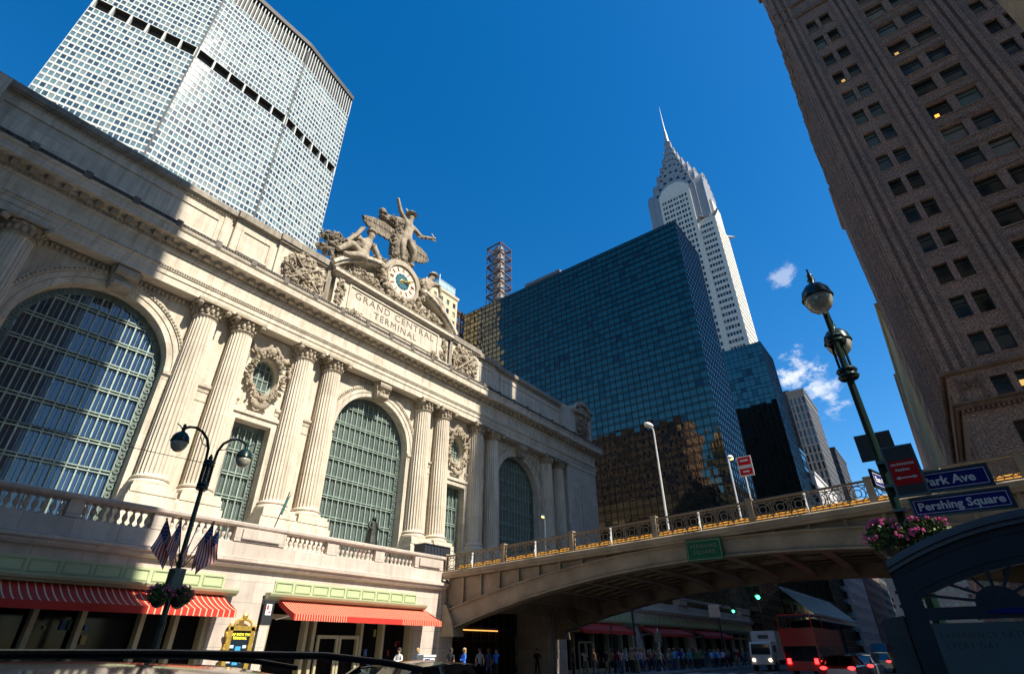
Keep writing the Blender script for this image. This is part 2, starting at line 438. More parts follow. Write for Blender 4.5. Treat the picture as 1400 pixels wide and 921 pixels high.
def curtain(thing, o, u, z0, z1, width, pu, rows, name, gmat, mw=.09, seed=3, tilt=.0042):
    """mirror glass curtain wall: each pane a slightly tilted quad, black mullions proud of it"""
    R = random.Random(seed); u = Vector((u[0], u[1], 0)).normalized(); n = Vector((u.y, -u.x, 0)); O = Vector((o[0], o[1], 0))
    nu = max(1, round(width/pu)); pu = width/nu
    zs = [z0]; k = 0
    while zs[-1] < z1-.01: zs.append(min(z1, zs[-1]+rows[k % len(rows)])); k += 1
    g = MB(); f = MB()
    for j in range(len(zs)-1):
        for i in range(nu):
            a0 = i*pu; a1 = a0+pu; tx = R.gauss(0, tilt); tz = R.gauss(0, tilt)
            pts = []
            for a, z, sa, sz in ((a0, zs[j], -1, -1), (a1, zs[j], 1, -1), (a1, zs[j+1], 1, 1), (a0, zs[j+1], -1, 1)):
                pts.append(tuple(O+u*a+Vector((0, 0, z))-n*(.05+tx*sa*pu/2+tz*sz*(zs[j+1]-zs[j])/2)))
            g.mi = R.choices((0, 1, 2), (86, 11, 3))[0] if zs[j+1]-zs[j] > 1 else 0
            g.poly(pts)
    for i in range(nu+1):
        c = O+u*(i*pu)+Vector((0, 0, (z0+z1)/2)); f.obox(c, u, n, (0, 0, 1), mw/2, .05, (z1-z0)/2)
    for z in zs:
        c = O+u*(width/2)+Vector((0, 0, z)); f.obox(c, u, n, (0, 0, 1), width/2, .045, mw/2)
    g.build(name, [gmat, HGLASSV, GLASSD], thing); f.build('mullions', MULL, thing)

# ------------------------------------------------------------------ ground and roads
mb = MB(); mb.poly([(-2500, -2500, 0), (2500, -2500, 0), (2500, 2500, 0), (-2500, 2500, 0)]); struct('ground', mb, ASPH)
def slab(name, x0, y0, x1, y1):
    mb = MB(); mb.box(x0+.15, y0+.15, -.05, x1-.15, y1-.15, .13); struct(name, mb, PAVE)
    k = MB(); k.box(x0, y0, -.05, x1, y0+.15, .135); k.box(x0, y1-.15, -.05, x1, y1, .135)
    k.box(x0, y0+.15, -.05, x0+.15, y1-.15, .135); k.box(x1-.15, y0+.15, -.05, x1, y1-.15, .135)
    struct('kerb', k, KERB)
slab('pavement_north', -300, 22.3, 420, 40)
slab('pavement_south', -300, -4.9, 15.8, 1.7)
slab('pavement_southeast', 48.5, -4.3, 420, 1.7)
mb = MB()
for x in range(-60, 300, 9):
    for y in (5.2, 8.6, 15.4, 18.8): mb.box(x, y-.06, .004, x+3, y+.06, .008)
mb.box(-60, 11.9, .004, 300, 12.0, .008); mb.box(-60, 12.2, .004, 300, 12.3, .008)
for i in range(13): mb.box(51+0, 2.3+i*1.5, .004, 55, 2.9+i*1.5, .008)
for i in range(13): mb.box(18, 2.3+i*1.5, .004, 22, 2.9+i*1.5, .008)
struct('road_markings', mb, PAINTW)

# ------------------------------------------------------------------ the station: upper block
CX, PER = 30.7, 23.5
T = empty('terminal_building', (CX, 40, 0), 'pale limestone railway terminal with three giant arched windows, paired fluted columns and a clock pediment', 'station')
HW = 42.2; YW = 40.4; YF = 39.3; Z0 = 5.95; ZA = 25.15
XL, XR = CX-HW, CX+HW
w = MB()
def arch_wall(mb, x0, x1, c, a, z0, sp, zt, y, dep, n=22, h=None):
    h = h or a
    mb.poly([(x0, y, z0), (c-a, y, z0), (c-a, y, sp), (x0, y, sp)]); mb.poly([(c+a, y, z0), (x1, y, z0), (x1, y, sp), (c+a, y, sp)])
    P = arch_pts(c, a, sp, h, n)
    for i in range(n):
        p, q = P[i], P[i+1]
        def tp(r):
            f = (r[0]-(c-a))/(2*a)
            return (x0+(x1-x0)*f, y, zt)
        mb.poly([(p[0], y, p[1]), (q[0], y, q[1]), tp(q), tp(p)])
        mb.poly([(p[0], y, p[1]), (p[0], y+dep, p[1]), (q[0], y+dep, q[1]), (q[0], y, q[1])])
    mb.poly([(x0, y, sp), (c-a, y, sp), (x0, y, zt)]); mb.poly([(x1, y, sp), (x1, y, zt), (c+a, y, sp)])
    for s in (-1, 1): mb.poly([(c+s*a, y, z0), (c+s*a, y+dep, z0), (c+s*a, y+dep, sp), (c+s*a, y, sp)])
AH, SP = 4.45, 19.15
for k in (-1, 0, 1):
    c = CX+k*PER; arch_wall(w, c-7.36, c+7.36, c, AH, Z0, SP, ZA, YW, .95)
def ell_wall(mb, x0, x1, z0, z1, cx, cz, rx, rz, y, dep, n=32):
    def rim(a):
        dx, dz = cos(a), sin(a); t = 1e9
        if dx > 1e-9: t = min(t, (x1-cx)/dx)
        if dx < -1e-9: t = min(t, (x0-cx)/dx)
        if dz > 1e-9: t = min(t, (z1-cz)/dz)
        if dz < -1e-9: t = min(t, (z0-cz)/dz)
        return (cx+dx*t, y, cz+dz*t)
    angs = sorted([2*pi*i/n for i in range(n)]+[atan2(zz-cz, xx-cx) % (2*pi) for xx in (x0, x1) for zz in (z0, z1)])
    for i, a in enumerate(angs):
        b = angs[(i+1) % len(angs)]
        e = lambda t, yy: (cx+rx*cos(t), yy, cz+rz*sin(t))
        mb.poly([e(a, y), rim(a), rim(b), e(b, y)]); mb.poly([e(a, y), e(b, y), e(b, y+dep), e(a, y+dep)])
BAYC = [CX-PER/2, CX+PER/2]
for c in BAYC:
    x0, x1 = c-4.39, c+4.39; ww = 1.5
    w.poly([(x0, YW, Z0), (c-ww, YW, Z0), (c-ww, YW, 17.4), (x0, YW, 17.4)]); w.poly([(c+ww, YW, Z0), (x1, YW, Z0), (x1, YW, 17.4), (c+ww, YW, 17.4)])
    w.poly([(x0, YW, 17.4), (x1, YW, 17.4), (x1, YW, 18.3), (x0, YW, 18.3)])
    for s in (-1, 1): w.poly([(c+s*ww, YW, Z0), (c+s*ww, YW+.9, Z0), (c+s*ww, YW+.9, 17.4), (c+s*ww, YW, 17.4)])
    w.poly([(c-ww, YW, 17.4), (c-ww, YW+.9, 17.4), (c+ww, YW+.9, 17.4), (c+ww, YW, 17.4)])
    ell_wall(w, x0, x1, 18.3, ZA, c, 21.5, 1.1, 1.62, YW, .8)
# end piers and side walls
ex = CX+PER+7.36
pe = CX+PER+AH+5.85
w.box(pe, YF, Z0, XR, 118, 34.6); w.box(XL, YF, Z0, 2*CX-pe, 118, 34.6)
w.poly([(ex, YW, Z0), (pe, YW, Z0), (pe, YW, ZA), (ex, YW, ZA)]); w.poly([(2*CX-ex, YW, Z0), (2*CX-pe, YW, Z0), (2*CX-pe, YW, ZA), (2*CX-ex, YW, ZA)])
w.box(2*CX-pe, YW+1.6, Z0, pe, YW+2.0, 34.6)
w.build('wall', LIME, T)
# impost band and rusticated string between the columns
m = MB()
colx = []
for k in (-1, 0, 1):
    c = CX+k*PER
    for s in (-1, 1): colx += [c+s*5.9, c+s*8.84]
def band(x0, x1, z, prof, y=YW): moulding(m, [(x0, y), (x1, y)], [(0, z)]+[(o, z+dz) for o, dz in prof]+[(0, z+prof[-1][1])])
for k in (-1, 0, 1):
    m = MB(); c = CX+k*PER
    for s in (-1, 1):
        a, b = sorted((c+s*AH, c+s*10.2)); band(a, b, 18.55, [(.05, 0), (.08, .2), (.22, .35), (.25, .55), (.05, .6)])
        band(a, b, 17.8, [(.04, 0), (.06, .12), (.02, .16)])
    # archivolt: stepped rings
    for (r0, r1, y0) in ((4.45, 4.85, .10), (4.88, 5.25, .16), (5.28, 5.6, .24)):
        annulus(m, c, SP+.02, r0, r0, r1, r1, YW-y0, YW+.02, 28, 0, pi)
    for s in (-1, 1):
        m.box(c+s*4.45, YW-.08, Z0, c+s*4.85, YW+.01, 18.5); m.box(c+s*4.9, YW-.05, Z0, c+s*5.05, YW+.01, 18.5)
    m.build('archivolt_moulding', LIME, T)
for k in (-1, 0, 1):
    c = CX+k*PER; b = MB()
    b.prism([(c-.62, 23.45), (c+.62, 23.45), (c+.95, 25.1), (c-.95, 25.1)], 1, YW-.75, YW+.1)
    b.lathe([(.42, -.72), (.42, .72)], (c, YW-.75, 24.75), 12, 0); b.lathe([(.26, -.58), (.26, .58)], (c, YW-.72, 23.75), 10, 0)
    carving(b, c, YW-.75, 24.2, .9, .8, 9, 30+k, .2, .22)
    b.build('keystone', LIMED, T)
# carved leaf band beneath the architrave soffit and beading round the arches
for k in (-1, 0, 1):
    b = MB(); c = CX+k*PER
    for i in range(64):
        a = pi*(i+.5)/64; b.ball((c+5.44*cos(a), YW-.26, SP+5.44*sin(a)), .11, .07, .11, 6, 4)
    x = c-4.9
    while x < c+4.9:
        if abs(x-c) > 1: b.ball((x, YW-.16, 24.85), .13, .12, .2, 6, 4)
        x += .3
    b.build('leaf_beading', LIMED, T)
# columns: fluted shaft, base, capital; built once, then copied
def flute(a, z): return 1-.095*abs(sin(a*12))**.55 if 11.7 < z < 23.9 else 1
pr = []
for i in range(0, 15):
    t = i/14; pr.append((1.0-.15*t**1.6, 11.75+t*12.1))
s_ = MB(); s_.smooth = False
s_.lathe([(1.0, 11.62)]+pr+[(.86, 24.0)], (0, 0, 0), 192, rad=flute)
bs = MB(); bs.lathe([(1.22, 11.0), (1.26, 11.08), (1.26, 11.2), (1.18, 11.28), (1.08, 11.33), (1.06, 11.4), (1.14, 11.44), (1.16, 11.52), (1.08, 11.6), (1.01, 11.64)], (0, 0, 0), 32)
bs.box(-1.3, -1.3, 10.75, 1.3, 1.0, 11.0)
cp = MB(); cp.lathe([(.88, 23.98), (.94, 24.03), (.94, 24.1), (.87, 24.14), (.89, 24.3), (.98, 24.55), (1.12, 24.8)], (0, 0, 0), 24)
for i in range(16):
    a = 2*pi*i/16; cp.ball((.98*cos(a), .98*sin(a), 24.4), .14, .14, .24, 6, 4)
    cp.ball((1.1*cos(a+.2), 1.1*sin(a+.2), 24.72), .13, .13, .12, 6, 4)
for sx in (-1, 1):
    for sy in (-1, 1): cp.ball((1.08*sx, 1.08*sy, 24.72), .24, .24, .22, 8, 5)
cp.box(-1.28, -1.28, 24.9, 1.28, 1.2, 25.13)
proto = None
for x in sorted(colx):
    if x < -4: continue
    if proto is None:
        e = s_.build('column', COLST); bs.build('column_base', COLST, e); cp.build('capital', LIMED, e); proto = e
        e.parent = T
    else: e = copy_tree(proto, T)
    e.location = (x-CX, 0, 0)
for k in (-1, 0, 1):
    for s in (-1, 1):
        pd = MB(); c = CX+k*PER+s*7.37
        pd.box(c-3.0, 38.45, Z0, c+3.0, 41, 10.1); pd.box(c-2.9, 38.6, 10.1, c+2.9, 41, 10.35)
        for d in (-1.47, 1.47): pd.box(c+d-1.38, 38.55, 10.35, c+d+1.38, 41, 10.74)
        pd.build('pedestal', COLST, T)
# entablature
path = [(XL, 118), (XL, YF), (XR, YF), (XR, 118)]
e = MB(); moulding(e, path, [(-1, 25.14), (.10, 25.14), (.10, 25.75), (.17, 25.77), (.17, 26.15), (.24, 26.18), (.30, 26.42), (.30, 26.5), (.06, 26.55), (.06, 27.75), (.14, 27.8), (.18, 28.0), (.18, 28.25), (.3, 28.3), (.3, 28.62), (.0, 28.64)])
e.build('architrave_and_frieze', LIME, T)
e = MB(); moulding(e, path, [(.0, 28.62), (1.02, 28.62), (1.06, 28.66), (1.06, 29.25), (1.14, 29.3), (1.2, 29.42), (1.2, 29.5), (.0, 29.62)])
e.build('cornice', LIME, T)
e = MB(); x = XL-.6
while x < XR+.8:
    e.box(x, YF-.66, 28.24, x+.42, YF-.3, 28.615); x += .93
x = XL-.1
while x < XR+.2:
    e.box(x, YF-.27, 28.02, x+.13, YF-.16, 28.22); x += .26
x = XL-.2
while x < XR+.3:
    e.ball((x, YF-.3, 26.36), .07, .06, .07, 5, 4); x += .18
e.build('modillions', LIMED, T)
e = MB(); moulding(e, [(XL-1.0, 60), (XL-1.0, YF-1.02), (XR+1.0, YF-1.02), (XR+1.0, 60)], [(-.12, 29.55), (.02, 29.55), (.05, 29.62), (.05, 29.68), (-.03, 29.7), (-.03, 29.86), (.04, 29.88), (.04, 29.94), (-.12, 29.94)])
x = XL-.9; i = 0
while x < XR+.95:
    if i % 12 == 0: e.box(x-.22, YF-1.22, 29.4, x+.22, YF-.95, 30.0)
    else: e.ball((x, YF-1.06, 29.78), .1, .07, .09, 5, 4)
    x += .25; i += 1
e.build('cresting', plain('dark_cresting', (.13, .11, .09), .7, 0, .4, 3), T)
# attic
a = MB(); ap = [(XL+1.4, 116), (XL+1.4, 39.95), (XR-1.4, 39.95), (XR-1.4, 116)]
moulding(a, ap, [(0, 29.5), (.35, 29.55), (.35, 30.35), (.2, 30.45), (.2, 30.6), (0, 30.7), (0, 33.9), (.1, 34.0), (.12, 34.2)])
for s in (-1, 1):
    for (p, q) in ((8.4, 13.95), ):
        a.box(CX+s*p, 39.35, 29.6, CX+s*q, 40.2, 34.3)
    a.box(CX+s*13.95, 39.6, 29.6, CX+s*17.9, 40.2, 34.25)
    # raised frames of the recessed panels
    for (p, q) in ((19.0, 33.8), (34.6, 36.6), (14.5, 17.3)):
        yy = 39.95 if p > 15 else 39.6
        x0, x1 = sorted((CX+s*p, CX+s*q))
        a.box(x0, yy-.09, 33.2, x1, yy+.01, 33.4); a.box(x0, yy-.09, 31.0, x1, yy+.01, 31.2)
        a.box(x0, yy-.09, 31.2, x0+.2, yy+.01, 33.2); a.box(x1-.2, yy-.09, 31.2, x1, yy+.01, 33.2)
    a.box(CX+s*18.2, 39.85, 30.7, CX+s*18.8, 39.96, 34.0); a.box(CX+s*33.95, 39.85, 30.7, CX+s*34.45, 39.96, 34.0)
a.build('attic_wall', LIME, T)
a = MB(); moulding(a, ap, [(-.4, 34.15), (.25, 34.15), (.34, 34.3), (.42, 34.32), (.42, 34.75), (.3, 34.95), (-.6, 35.05)])
for s in (-1, 1):
    x0, x1 = sorted((CX+s*8.3, CX+s*14.1)); a.box(x0, 38.95, 34.3, x1, 40.0, 34.98); a.box(x0+.05, 39.08, 34.1, x1-.05, 40, 34.3)
    x0, x1 = sorted((CX+s*14.12, CX+s*18.0)); a.box(x0, 39.2, 34.25, x1, 40.0, 34.9)
    x0, x1 = sorted((CX+s*13.95, CX+s*17.9)); a.prism([(39.0, 29.62), (39.6, 29.62), (39.6, 30.9)], 0, x0, x1)
    x0, x1 = sorted((CX+s*8.4, CX+s*8.9)); a.box(x0, 39.1, 29.62, x1, 39.35, 34.3)
a.build('attic_coping', LEDGE, T)
b = MB(); x = XL+2
while x < XR-1.5:
    b.ball((x, 39.8, 34.08), .09, .06, .1, 5, 4); x += .24
b.build('attic_beading', LIMED, T)
for s in (-1, 1):
    b = MB(); c = CX+s*11.2
    carving(b, c, 39.35, 32.0, 4.2, 3.9, 260, 50+s, .8, .42, .0)
    b.tube([(c-1.6, 38.7, 33.4), (c+1.5, 38.75, 30.6)], .09, 6); b.tube([(c+1.6, 38.7, 33.4), (c-1.5, 38.75, 30.6)], .09, 6)
    b.lathe([(.4, 0), (.42, .12), (.3, .3), (.1, .38)], (c, 38.9, 32.0), 8, 1)
    b.build('carved_trophy', LIMED, T)
    # end cartouche with a scroll top
    c = CX+s*39.1
    b = MB(); b.box(c-1.9, 39.2, 29.6, c+1.9, 41.2, 34.4)
    b.prism([(c-2.2, 34.3)]+[(c+2.2*cos(pi-i*pi/14), 34.6+1.5*sin(i*pi/14)) for i in range(15)]+[(c+2.2, 34.3)], 1, 38.85, 41.2)
    annulus(b, c, 34.6, 1.75, 1.15, 2.45, 1.75, 38.6, 39.0, 20, 0, pi)
    for q in (-1, 1): b.lathe([(.55, -.3), (.55, .3)], (c+q*2.0, 38.9, 34.5), 14, 1)
    carving(b, c, 39.2, 32.0, 2.9, 4.0, 100, 70+s, .75, .45); b.build('corner_cartouche', LIMED, T)
# central clock block
c0 = 8.0; YB = 39.0
b = MB(); b.box(CX-c0, YB, 29.55, CX+c0, 41.5, 33.9); b.box(CX-c0-.15, YB-.15, 29.6, CX+c0+.15, 41.4, 30.5)
b.box(CX-6.35, YB-.12, 30.75, CX+6.35, YB+.01, 30.95); b.box(CX-6.35, YB-.12, 33.45, CX+6.35, YB+.01, 33.65)
b.box(CX-6.35, YB-.12, 30.95, CX-6.15, YB+.01, 33.45); b.box(CX+6.15, YB-.12, 30.95, CX+6.35, YB+.01, 33.45)
b.prism([(CX-7.6, 34.3), (CX-5.5, 35.9), (CX-3, 37.2), (CX+3, 37.2), (CX+5.5, 35.9), (CX+7.6, 34.3)], 1, YB+.35, 41.3)
b.build('clock_block', LIME, T)
b = MB(); moulding(b, [(CX-c0, 41.3), (CX-c0, YB), (CX+c0, YB), (CX+c0, 41.3)], [(0, 33.8), (.2, 33.85), (.3, 34.0), (.5, 34.02), (.5, 34.32), (.58, 34.45), (0, 34.5)])
for s in (-1, 1):
    pts = []
    for i in range(13):
        t = i/12; xx = 8.55-5.6*t; zz = 34.45+3.1*sin(t*pi/2)**.85; pts.append((CX+s*xx, zz))
    for i in range(12):
        p, q = pts[i], pts[i+1]; d = Vector((q[0]-p[0], q[1]-p[1])).normalized(); nn = Vector((-d.y, d.x))*(1 if s < 0 else -1)
        for (o0, o1, y0) in ((0, .28, YB-.35), (.28, .62, YB-.62)):
            P = [(p[0]+nn.x*o0, p[1]+nn.y*o0), (q[0]+nn.x*o0, q[1]+nn.y*o0), (q[0]+nn.x*o1, q[1]+nn.y*o1), (p[0]+nn.x*o1, p[1]+nn.y*o1)]
            b.prism(P, 1, y0, 41.2)
b.build('broken_pediment', LIME, T)
for s in (-1, 1):
    b = MB(); carving(b, CX+s*4.7, YB+.35, 35.25, 3.8, 1.7, 110, 90+s, .9, .36); carving(b, CX+s*2.6, YB+.2, 34.9, 2.2, 1.1, 40, 94+s, .9, .36); b.build('carved_fruit', LIMED, T)
    b = MB(); carving(b, CX+s*7.3, YB-.05, 32.0, .8, 2.8, 40, 98+s, .4, .3); b.build('carved_pendant', LIMED, T)
    b = MB(); carving(b, CX+s*5.4, YB-.1, 30.5, 1.4, .9, 22, 101+s, .5, .32); b.build('carved_scroll', LIMED, T)
b = MB(); carving(b, CX, YB+.1, 34.8, 5.0, .9, 80, 77, .9, .32); b.build('carved_garland', LIMED, T)
up = (0, 0, 1); rt = (1, 0, 0)
CUTSHADE = plain('incised_shadow_grey', (.13, .11, .085), .9)  # dark letter colour painted for the shade inside cut lettering
text_mesh('inscription', 'GRAND CENTRAL', 1.12, (CX, YB-.012, 32.75), rt, up, CUTSHADE, T, .008, sx=1.05, space=1.22)
text_mesh('inscription', 'TERMINAL', 1.12, (CX, YB-.012, 31.6), rt, up, CUTSHADE, T, .008, sx=1.0, space=1.2)
# clock
CZ = 37.6; YC = 38.75
ck = MB(); annulus(ck, CX, CZ, 2.02, 2.02, 2.3, 2.3, YC-.1, YC+1.2, 40); annulus(ck, CX, CZ, 2.32, 2.32, 2.75, 2.75, YC+.0, YC+1.6, 40)
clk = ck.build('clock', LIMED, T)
b = MB(); R = random.Random(19)
for i in range(110):
    a = R.uniform(pi*.93, pi*2.07); rr = R.uniform(2.65, 3.35); b.ball((CX+rr*cos(a), YC+.1-R.uniform(0, .5), CZ+rr*.93*sin(a)), R.uniform(.2, .4), .25, R.uniform(.12, .24), 6, 4, Matrix.Rotation(-a+R.uniform(-.7, .7), 3, 'Y'))
b.build('clock_wreath', LIMED, T)
b = MB(); b.lathe([(0.01, .3), (2.03, .3), (2.03, .2), (0.01, .2)], (CX, YC-.1, CZ), 40, 1); b.build('dial', CLOCKW, clk, off=True)
b = MB(); b.lathe([(.01, .19), (.98, .19), (.98, .14), (.01, .14)], (CX, YC-.1, CZ), 32, 1); b.build('dial_centre', CLOCKB, clk)
b = MB()
for i in range(12):
    a = pi/2-i*pi/6; u = Vector((cos(a), 0, sin(a))); v = Vector((-sin(a), 0, cos(a)))
    b.obox(Vector((CX, YC+.07, CZ))+u*.9, u, v, (0, 1, 0), .12, .05, .03)
    for d in ((-.15, -.05, .05, .15) if i % 3 == 0 else (-.09, .0, .09)):
        b.obox(Vector((CX, YC+.085, CZ))+u*1.52+v*d, u, v, (0, 1, 0), .26, .026, .01)
    b.obox(Vector((CX, YC+.085, CZ))+u*1.9, u, v, (0, 1, 0), .05, .05, .01)
b.build('numerals', plain('numeral_brown', (.22, .07, .03), .5), clk)
b = MB()
for i in range(12):
    a = pi/2-(i+.5)*pi/6; u = Vector((cos(a), 0, sin(a))); v = Vector((-sin(a), 0, cos(a)))
    b.obox(Vector((CX, YC+.087, CZ))+u*1.55, u, v, (0, 1, 0), .3, .03, .01)
b.lathe([(.3, .1), (.3, .02), (.05, -.02)], (CX, YC, CZ), 12, 1); b.build('dial_gilding', GOLD, clk)
for ang, L, wd, mt in ((radians(28), 1.45, .12, GOLD), (radians(2), .95, .17, BRONZE)):
    b = MB(); u = Vector((cos(ang), 0, sin(ang))); v = Vector((-sin(ang), 0, cos(ang))); c = Vector((CX, YC-.02, CZ))
    b.obox(c+u*(L/2-.15), u, v, (0, 1, 0), L/2+.1, wd/2, .015); b.obox(c+u*L*.8, u, v, (0, 1, 0), .16, wd, .014); b.build('clock_hand', mt, clk)
# giant windows
def pane_grid(c, a, z0, sp, h, y, name, dx, dz, border=.5):
    wp = MB()
    P = [(c-a-.02, z0)]+arch_pts(c, a+.02, sp, h+.02, 24)+[(c+a+.02, z0)] if h else [(c-a, z0), (c-a, sp), (c+a, sp), (c+a, z0)]
    wp.poly([(p[0], y, p[1]) for p in P][::-1])
    win = wp.build(name, GLASSSKY if c < 10 and h else GLASSG, T)
    f = MB(); ai = a-border
    def top(x): return sp-(0 if h else border)+((h-border)*sqrt(max(0, 1-((x-c)/ai)**2)) if h else 0)
    n = round(2*ai/dx)
    for i in range(n+1):
        x = c-ai+2*ai*i/n; f.box(x-.045, y-.16, z0, x+.045, y-.01, top(min(max(x, c-ai+.02), c+ai-.02)))
        if i < n: f.box(x+ai/n-.012, y-.08, z0, x+ai/n+.012, y-.02, top(x+ai/n))
    z = z0+.6
    while z < sp+h-border-.3:
        hw = ai if z <= sp else ai*sqrt(max(0, 1-((z-sp)/(h-border))**2))
        for d in (-.1, .1): f.box(c-hw, y-.2, z+d-.035, c+hw, y-.012, z+d+.035)
        z += dz
    f.build('frame', VERDI, win)
    g = MB()
    for s in (-1, 1):
        g.box(c+s*a, y-.1, z0, c+s*ai, y-.015, sp if h else sp-border); g.box(c+s*ai, y-.2, z0, c+s*(ai-.05), y-.02, sp)
    if h: annulus(g, c, sp, ai, h-border, a, h, y-.1, y-.015, 28, 0, pi)
    else: g.box(c-a, y-.1, sp-border, c+a, y-.015, sp)
    z = z0+.25
    while z < sp-.1:
        for s in (-1, 1): annulus(g, c+s*(a-border/2), z, .1, .1, .19, .19, y-.17, y-.09, 8)
        z += .52
    if h:
        for i in range(26): an = pi*(i+.5)/26; annulus(g, c+(a-border/2)*cos(an), sp+(h-border/2)*sin(an), .1, .1, .19, .19, y-.17, y-.09, 8)
    g.build('ornamental_border', VERDD, win)
    return win
for k in (-1, 0, 1): pane_grid(CX+k*PER, AH, Z0, SP, AH, YW+.95, 'arched_window', .62, 1.72)
for c in BAYC:
    pane_grid(c, 1.5, Z0, 17.4, 0, YW+.85, 'tall_window', .6, 1.72, .4)
    b = MB(); b.box(c-2.0, YW-.18, Z0, c-1.5, YW+.01, 17.4); b.box(c+1.5, YW-.18, Z0, c+2.0, YW+.01, 17.4); b.box(c-2.0, YW-.18, 17.4, c+2.0, YW+.01, 17.9)
    b.box(c-2.15, YW-.32, 17.9, c+2.15, YW+.01, 18.2); b.build('window_surround', LIME, T)
    b = MB(); n = 32; b.poly([(c+1.08*cos(-2*pi*i/n), YW+.75, 21.5+1.6*sin(-2*pi*i/n)) for i in range(n)]); ow = b.build('oval_window', GLASSG, T)
    f = MB()
    for x in (-.7, -.24, .24, .7): hh = 1.55*sqrt(1-(x/1.08)**2); f.box(c+x-.035, YW+.66, 21.5-hh, c+x+.035, YW+.74, 21.5+hh)
    for z in (-.95, -.05, .85): hh = 1.05*sqrt(1-(z/1.6)**2); f.box(c-hh, YW+.62, 21.47+z, c+hh, YW+.65, 21.53+z)
    annulus(f, c, 21.5, .98, 1.5, 1.1, 1.62, YW+.6, YW+.74, 32); f.build('frame', VERDI, ow)
    g = MB(); annulus(g, c, 21.5, 1.12, 1.64, 1.3, 1.85, YW-.25, YW+.01, 32)
    R = random.Random(int(c*10))
    for i in range(150):
        an = R.uniform(0, 2*pi); rr = R.uniform(1.22, 1.62)+(.25 if an > pi else 0)*R.random()
        rot = Matrix.Rotation(-an+R.uniform(-.6, .6), 3, 'Y')
        g.ball((c+rr*cos(an), YW-.28-R.uniform(0, .25), 21.5+(rr+.45)*sin(an)), .2, .13, .09, 6, 4, rot)
    for s in (-1, 1):
        for i in range(26):
            t = i/25; g.ball((c+s*(.25+1.75*t), YW-.35, 24.15-.75*sin(t*pi)*.8-.35*t+R.uniform(-.12, .12)), .2, .18, .17, 6, 4)
        for i in range(12): g.ball((c+s*(1.95+R.uniform(-.12, .12)), YW-.3, 23.6-i*.14), .17, .15, .13, 6, 4)
    for i in range(11):
        an = pi+.35+i*(pi-.7)/10; g.ball((c+.62*cos(an), YW-.45, 19.35+.62*sin(an)), .3, .1, .1, 6, 4, Matrix.Rotation(-an, 3, 'Y'))
    g.ball((c, YW-.4, 19.4), .34, .25, .3, 8, 5); g.ball((c, YW-.35, 23.75), .36, .3, .42, 8, 5)
    g.build('oval_wreath', LIMED, T)

# ------------------------------------------------------------------ sculpture above the clock
G = empty('sculpture_group', (CX, 40, 39.9), 'carved limestone group of a winged-hat god, two seated figures and an eagle above the clock', 'sculpture')
def stone_figure(name, nodes, edges, mat=SCULPT, sub=2):
    nodes = {k: (*v[:3], *[q*1.22 for q in v[3:]]) for k, v in nodes.items()}; me = skin_mesh(name, nodes, edges, 'pelvis', sub); me.materials.clear(); me.materials.append(mat)
    o = bpy.data.objects.new(name, me); COL.objects.link(o); o.parent = G
    o.matrix_parent_inverse = Matrix.Translation((-CX, -40, -39.9)); return o
body_e = [('pelvis', 'waist'), ('waist', 'chest'), ('chest', 'neck'), ('neck', 'chin'), ('chin', 'head'),
          ('chest', 'shL'), ('shL', 'elL'), ('elL', 'waL'), ('waL', 'haL'), ('chest', 'shR'), ('shR', 'elR'), ('elR', 'waR'), ('waR', 'haR'),
          ('pelvis', 'hipL'), ('hipL', 'knL'), ('knL', 'anL'), ('anL', 'toL'), ('pelvis', 'hipR'), ('hipR', 'knR'), ('knR', 'anR'), ('anR', 'toR')]
def F(**k): return k
stone_figure('standing_god', F(pelvis=(30.9, 39.4, 44.6, .62, .5), waist=(31.0, 39.4, 45.4, .52, .42), chest=(31.15, 39.4, 46.5, .72, .5), neck=(31.15, 39.3, 47.3, .26),
    chin=(31.1, 39.2, 47.6, .3), head=(31.1, 39.15, 48.1, .42), shL=(30.4, 39.4, 46.9, .3), elL=(29.5, 39.3, 47.7, .24), waL=(28.9, 39.2, 48.9, .17), haL=(28.75, 39.2, 49.35, .17),
    shR=(31.9, 39.4, 46.8, .3), elR=(33.0, 39.3, 46.1, .24), waR=(34.1, 39.1, 46.6, .17), haR=(34.5, 39.1, 46.8, .18),
    hipL=(30.5, 39.4, 44.2, .46), knL=(30.3, 39.1, 42.7, .36), anL=(30.6, 39.2, 41.0, .2), toL=(30.5, 38.7, 40.6, .2), hipR=(31.3, 39.4, 44.2, .46), knR=(32.1, 39.0, 42.9, .36), anR=(32.2, 39.6, 41.3, .2), toR=(32.3, 39.1, 41.0, .2)), body_e)
stone_figure('seated_hero', F(pelvis=(25.6, 39.5, 37.9, .75, .6), waist=(25.5, 39.6, 38.8, .62, .5), chest=(25.6, 39.6, 40.0, .85, .55), neck=(25.9, 39.5, 40.9, .3),
    chin=(26.05, 39.35, 41.2, .32), head=(26.1, 39.3, 41.8, .48), shL=(24.7, 39.5, 40.3, .38), elL=(24.0, 39.2, 39.7, .27), waL=(24.3, 38.9, 40.7, .2), haL=(24.5, 38.8, 41.2, .22),
    shR=(26.6, 39.4, 40.2, .38), elR=(27.3, 39.2, 39.1, .27), waR=(27.6, 38.9, 38.2, .2), haR=(27.7, 38.8, 37.9, .2),
    hipL=(25.2, 39.2, 37.7, .52), knL=(23.4, 38.7, 38.3, .4), anL=(22.4, 38.8, 36.8, .25), toL=(21.9, 38.6, 36.5, .22), hipR=(26.0, 39.2, 37.7, .52), knR=(24.6, 38.4, 37.2, .4), anR=(23.0, 38.4, 36.3, .25), toR=(22.5, 38.3, 36.2, .22)), body_e)
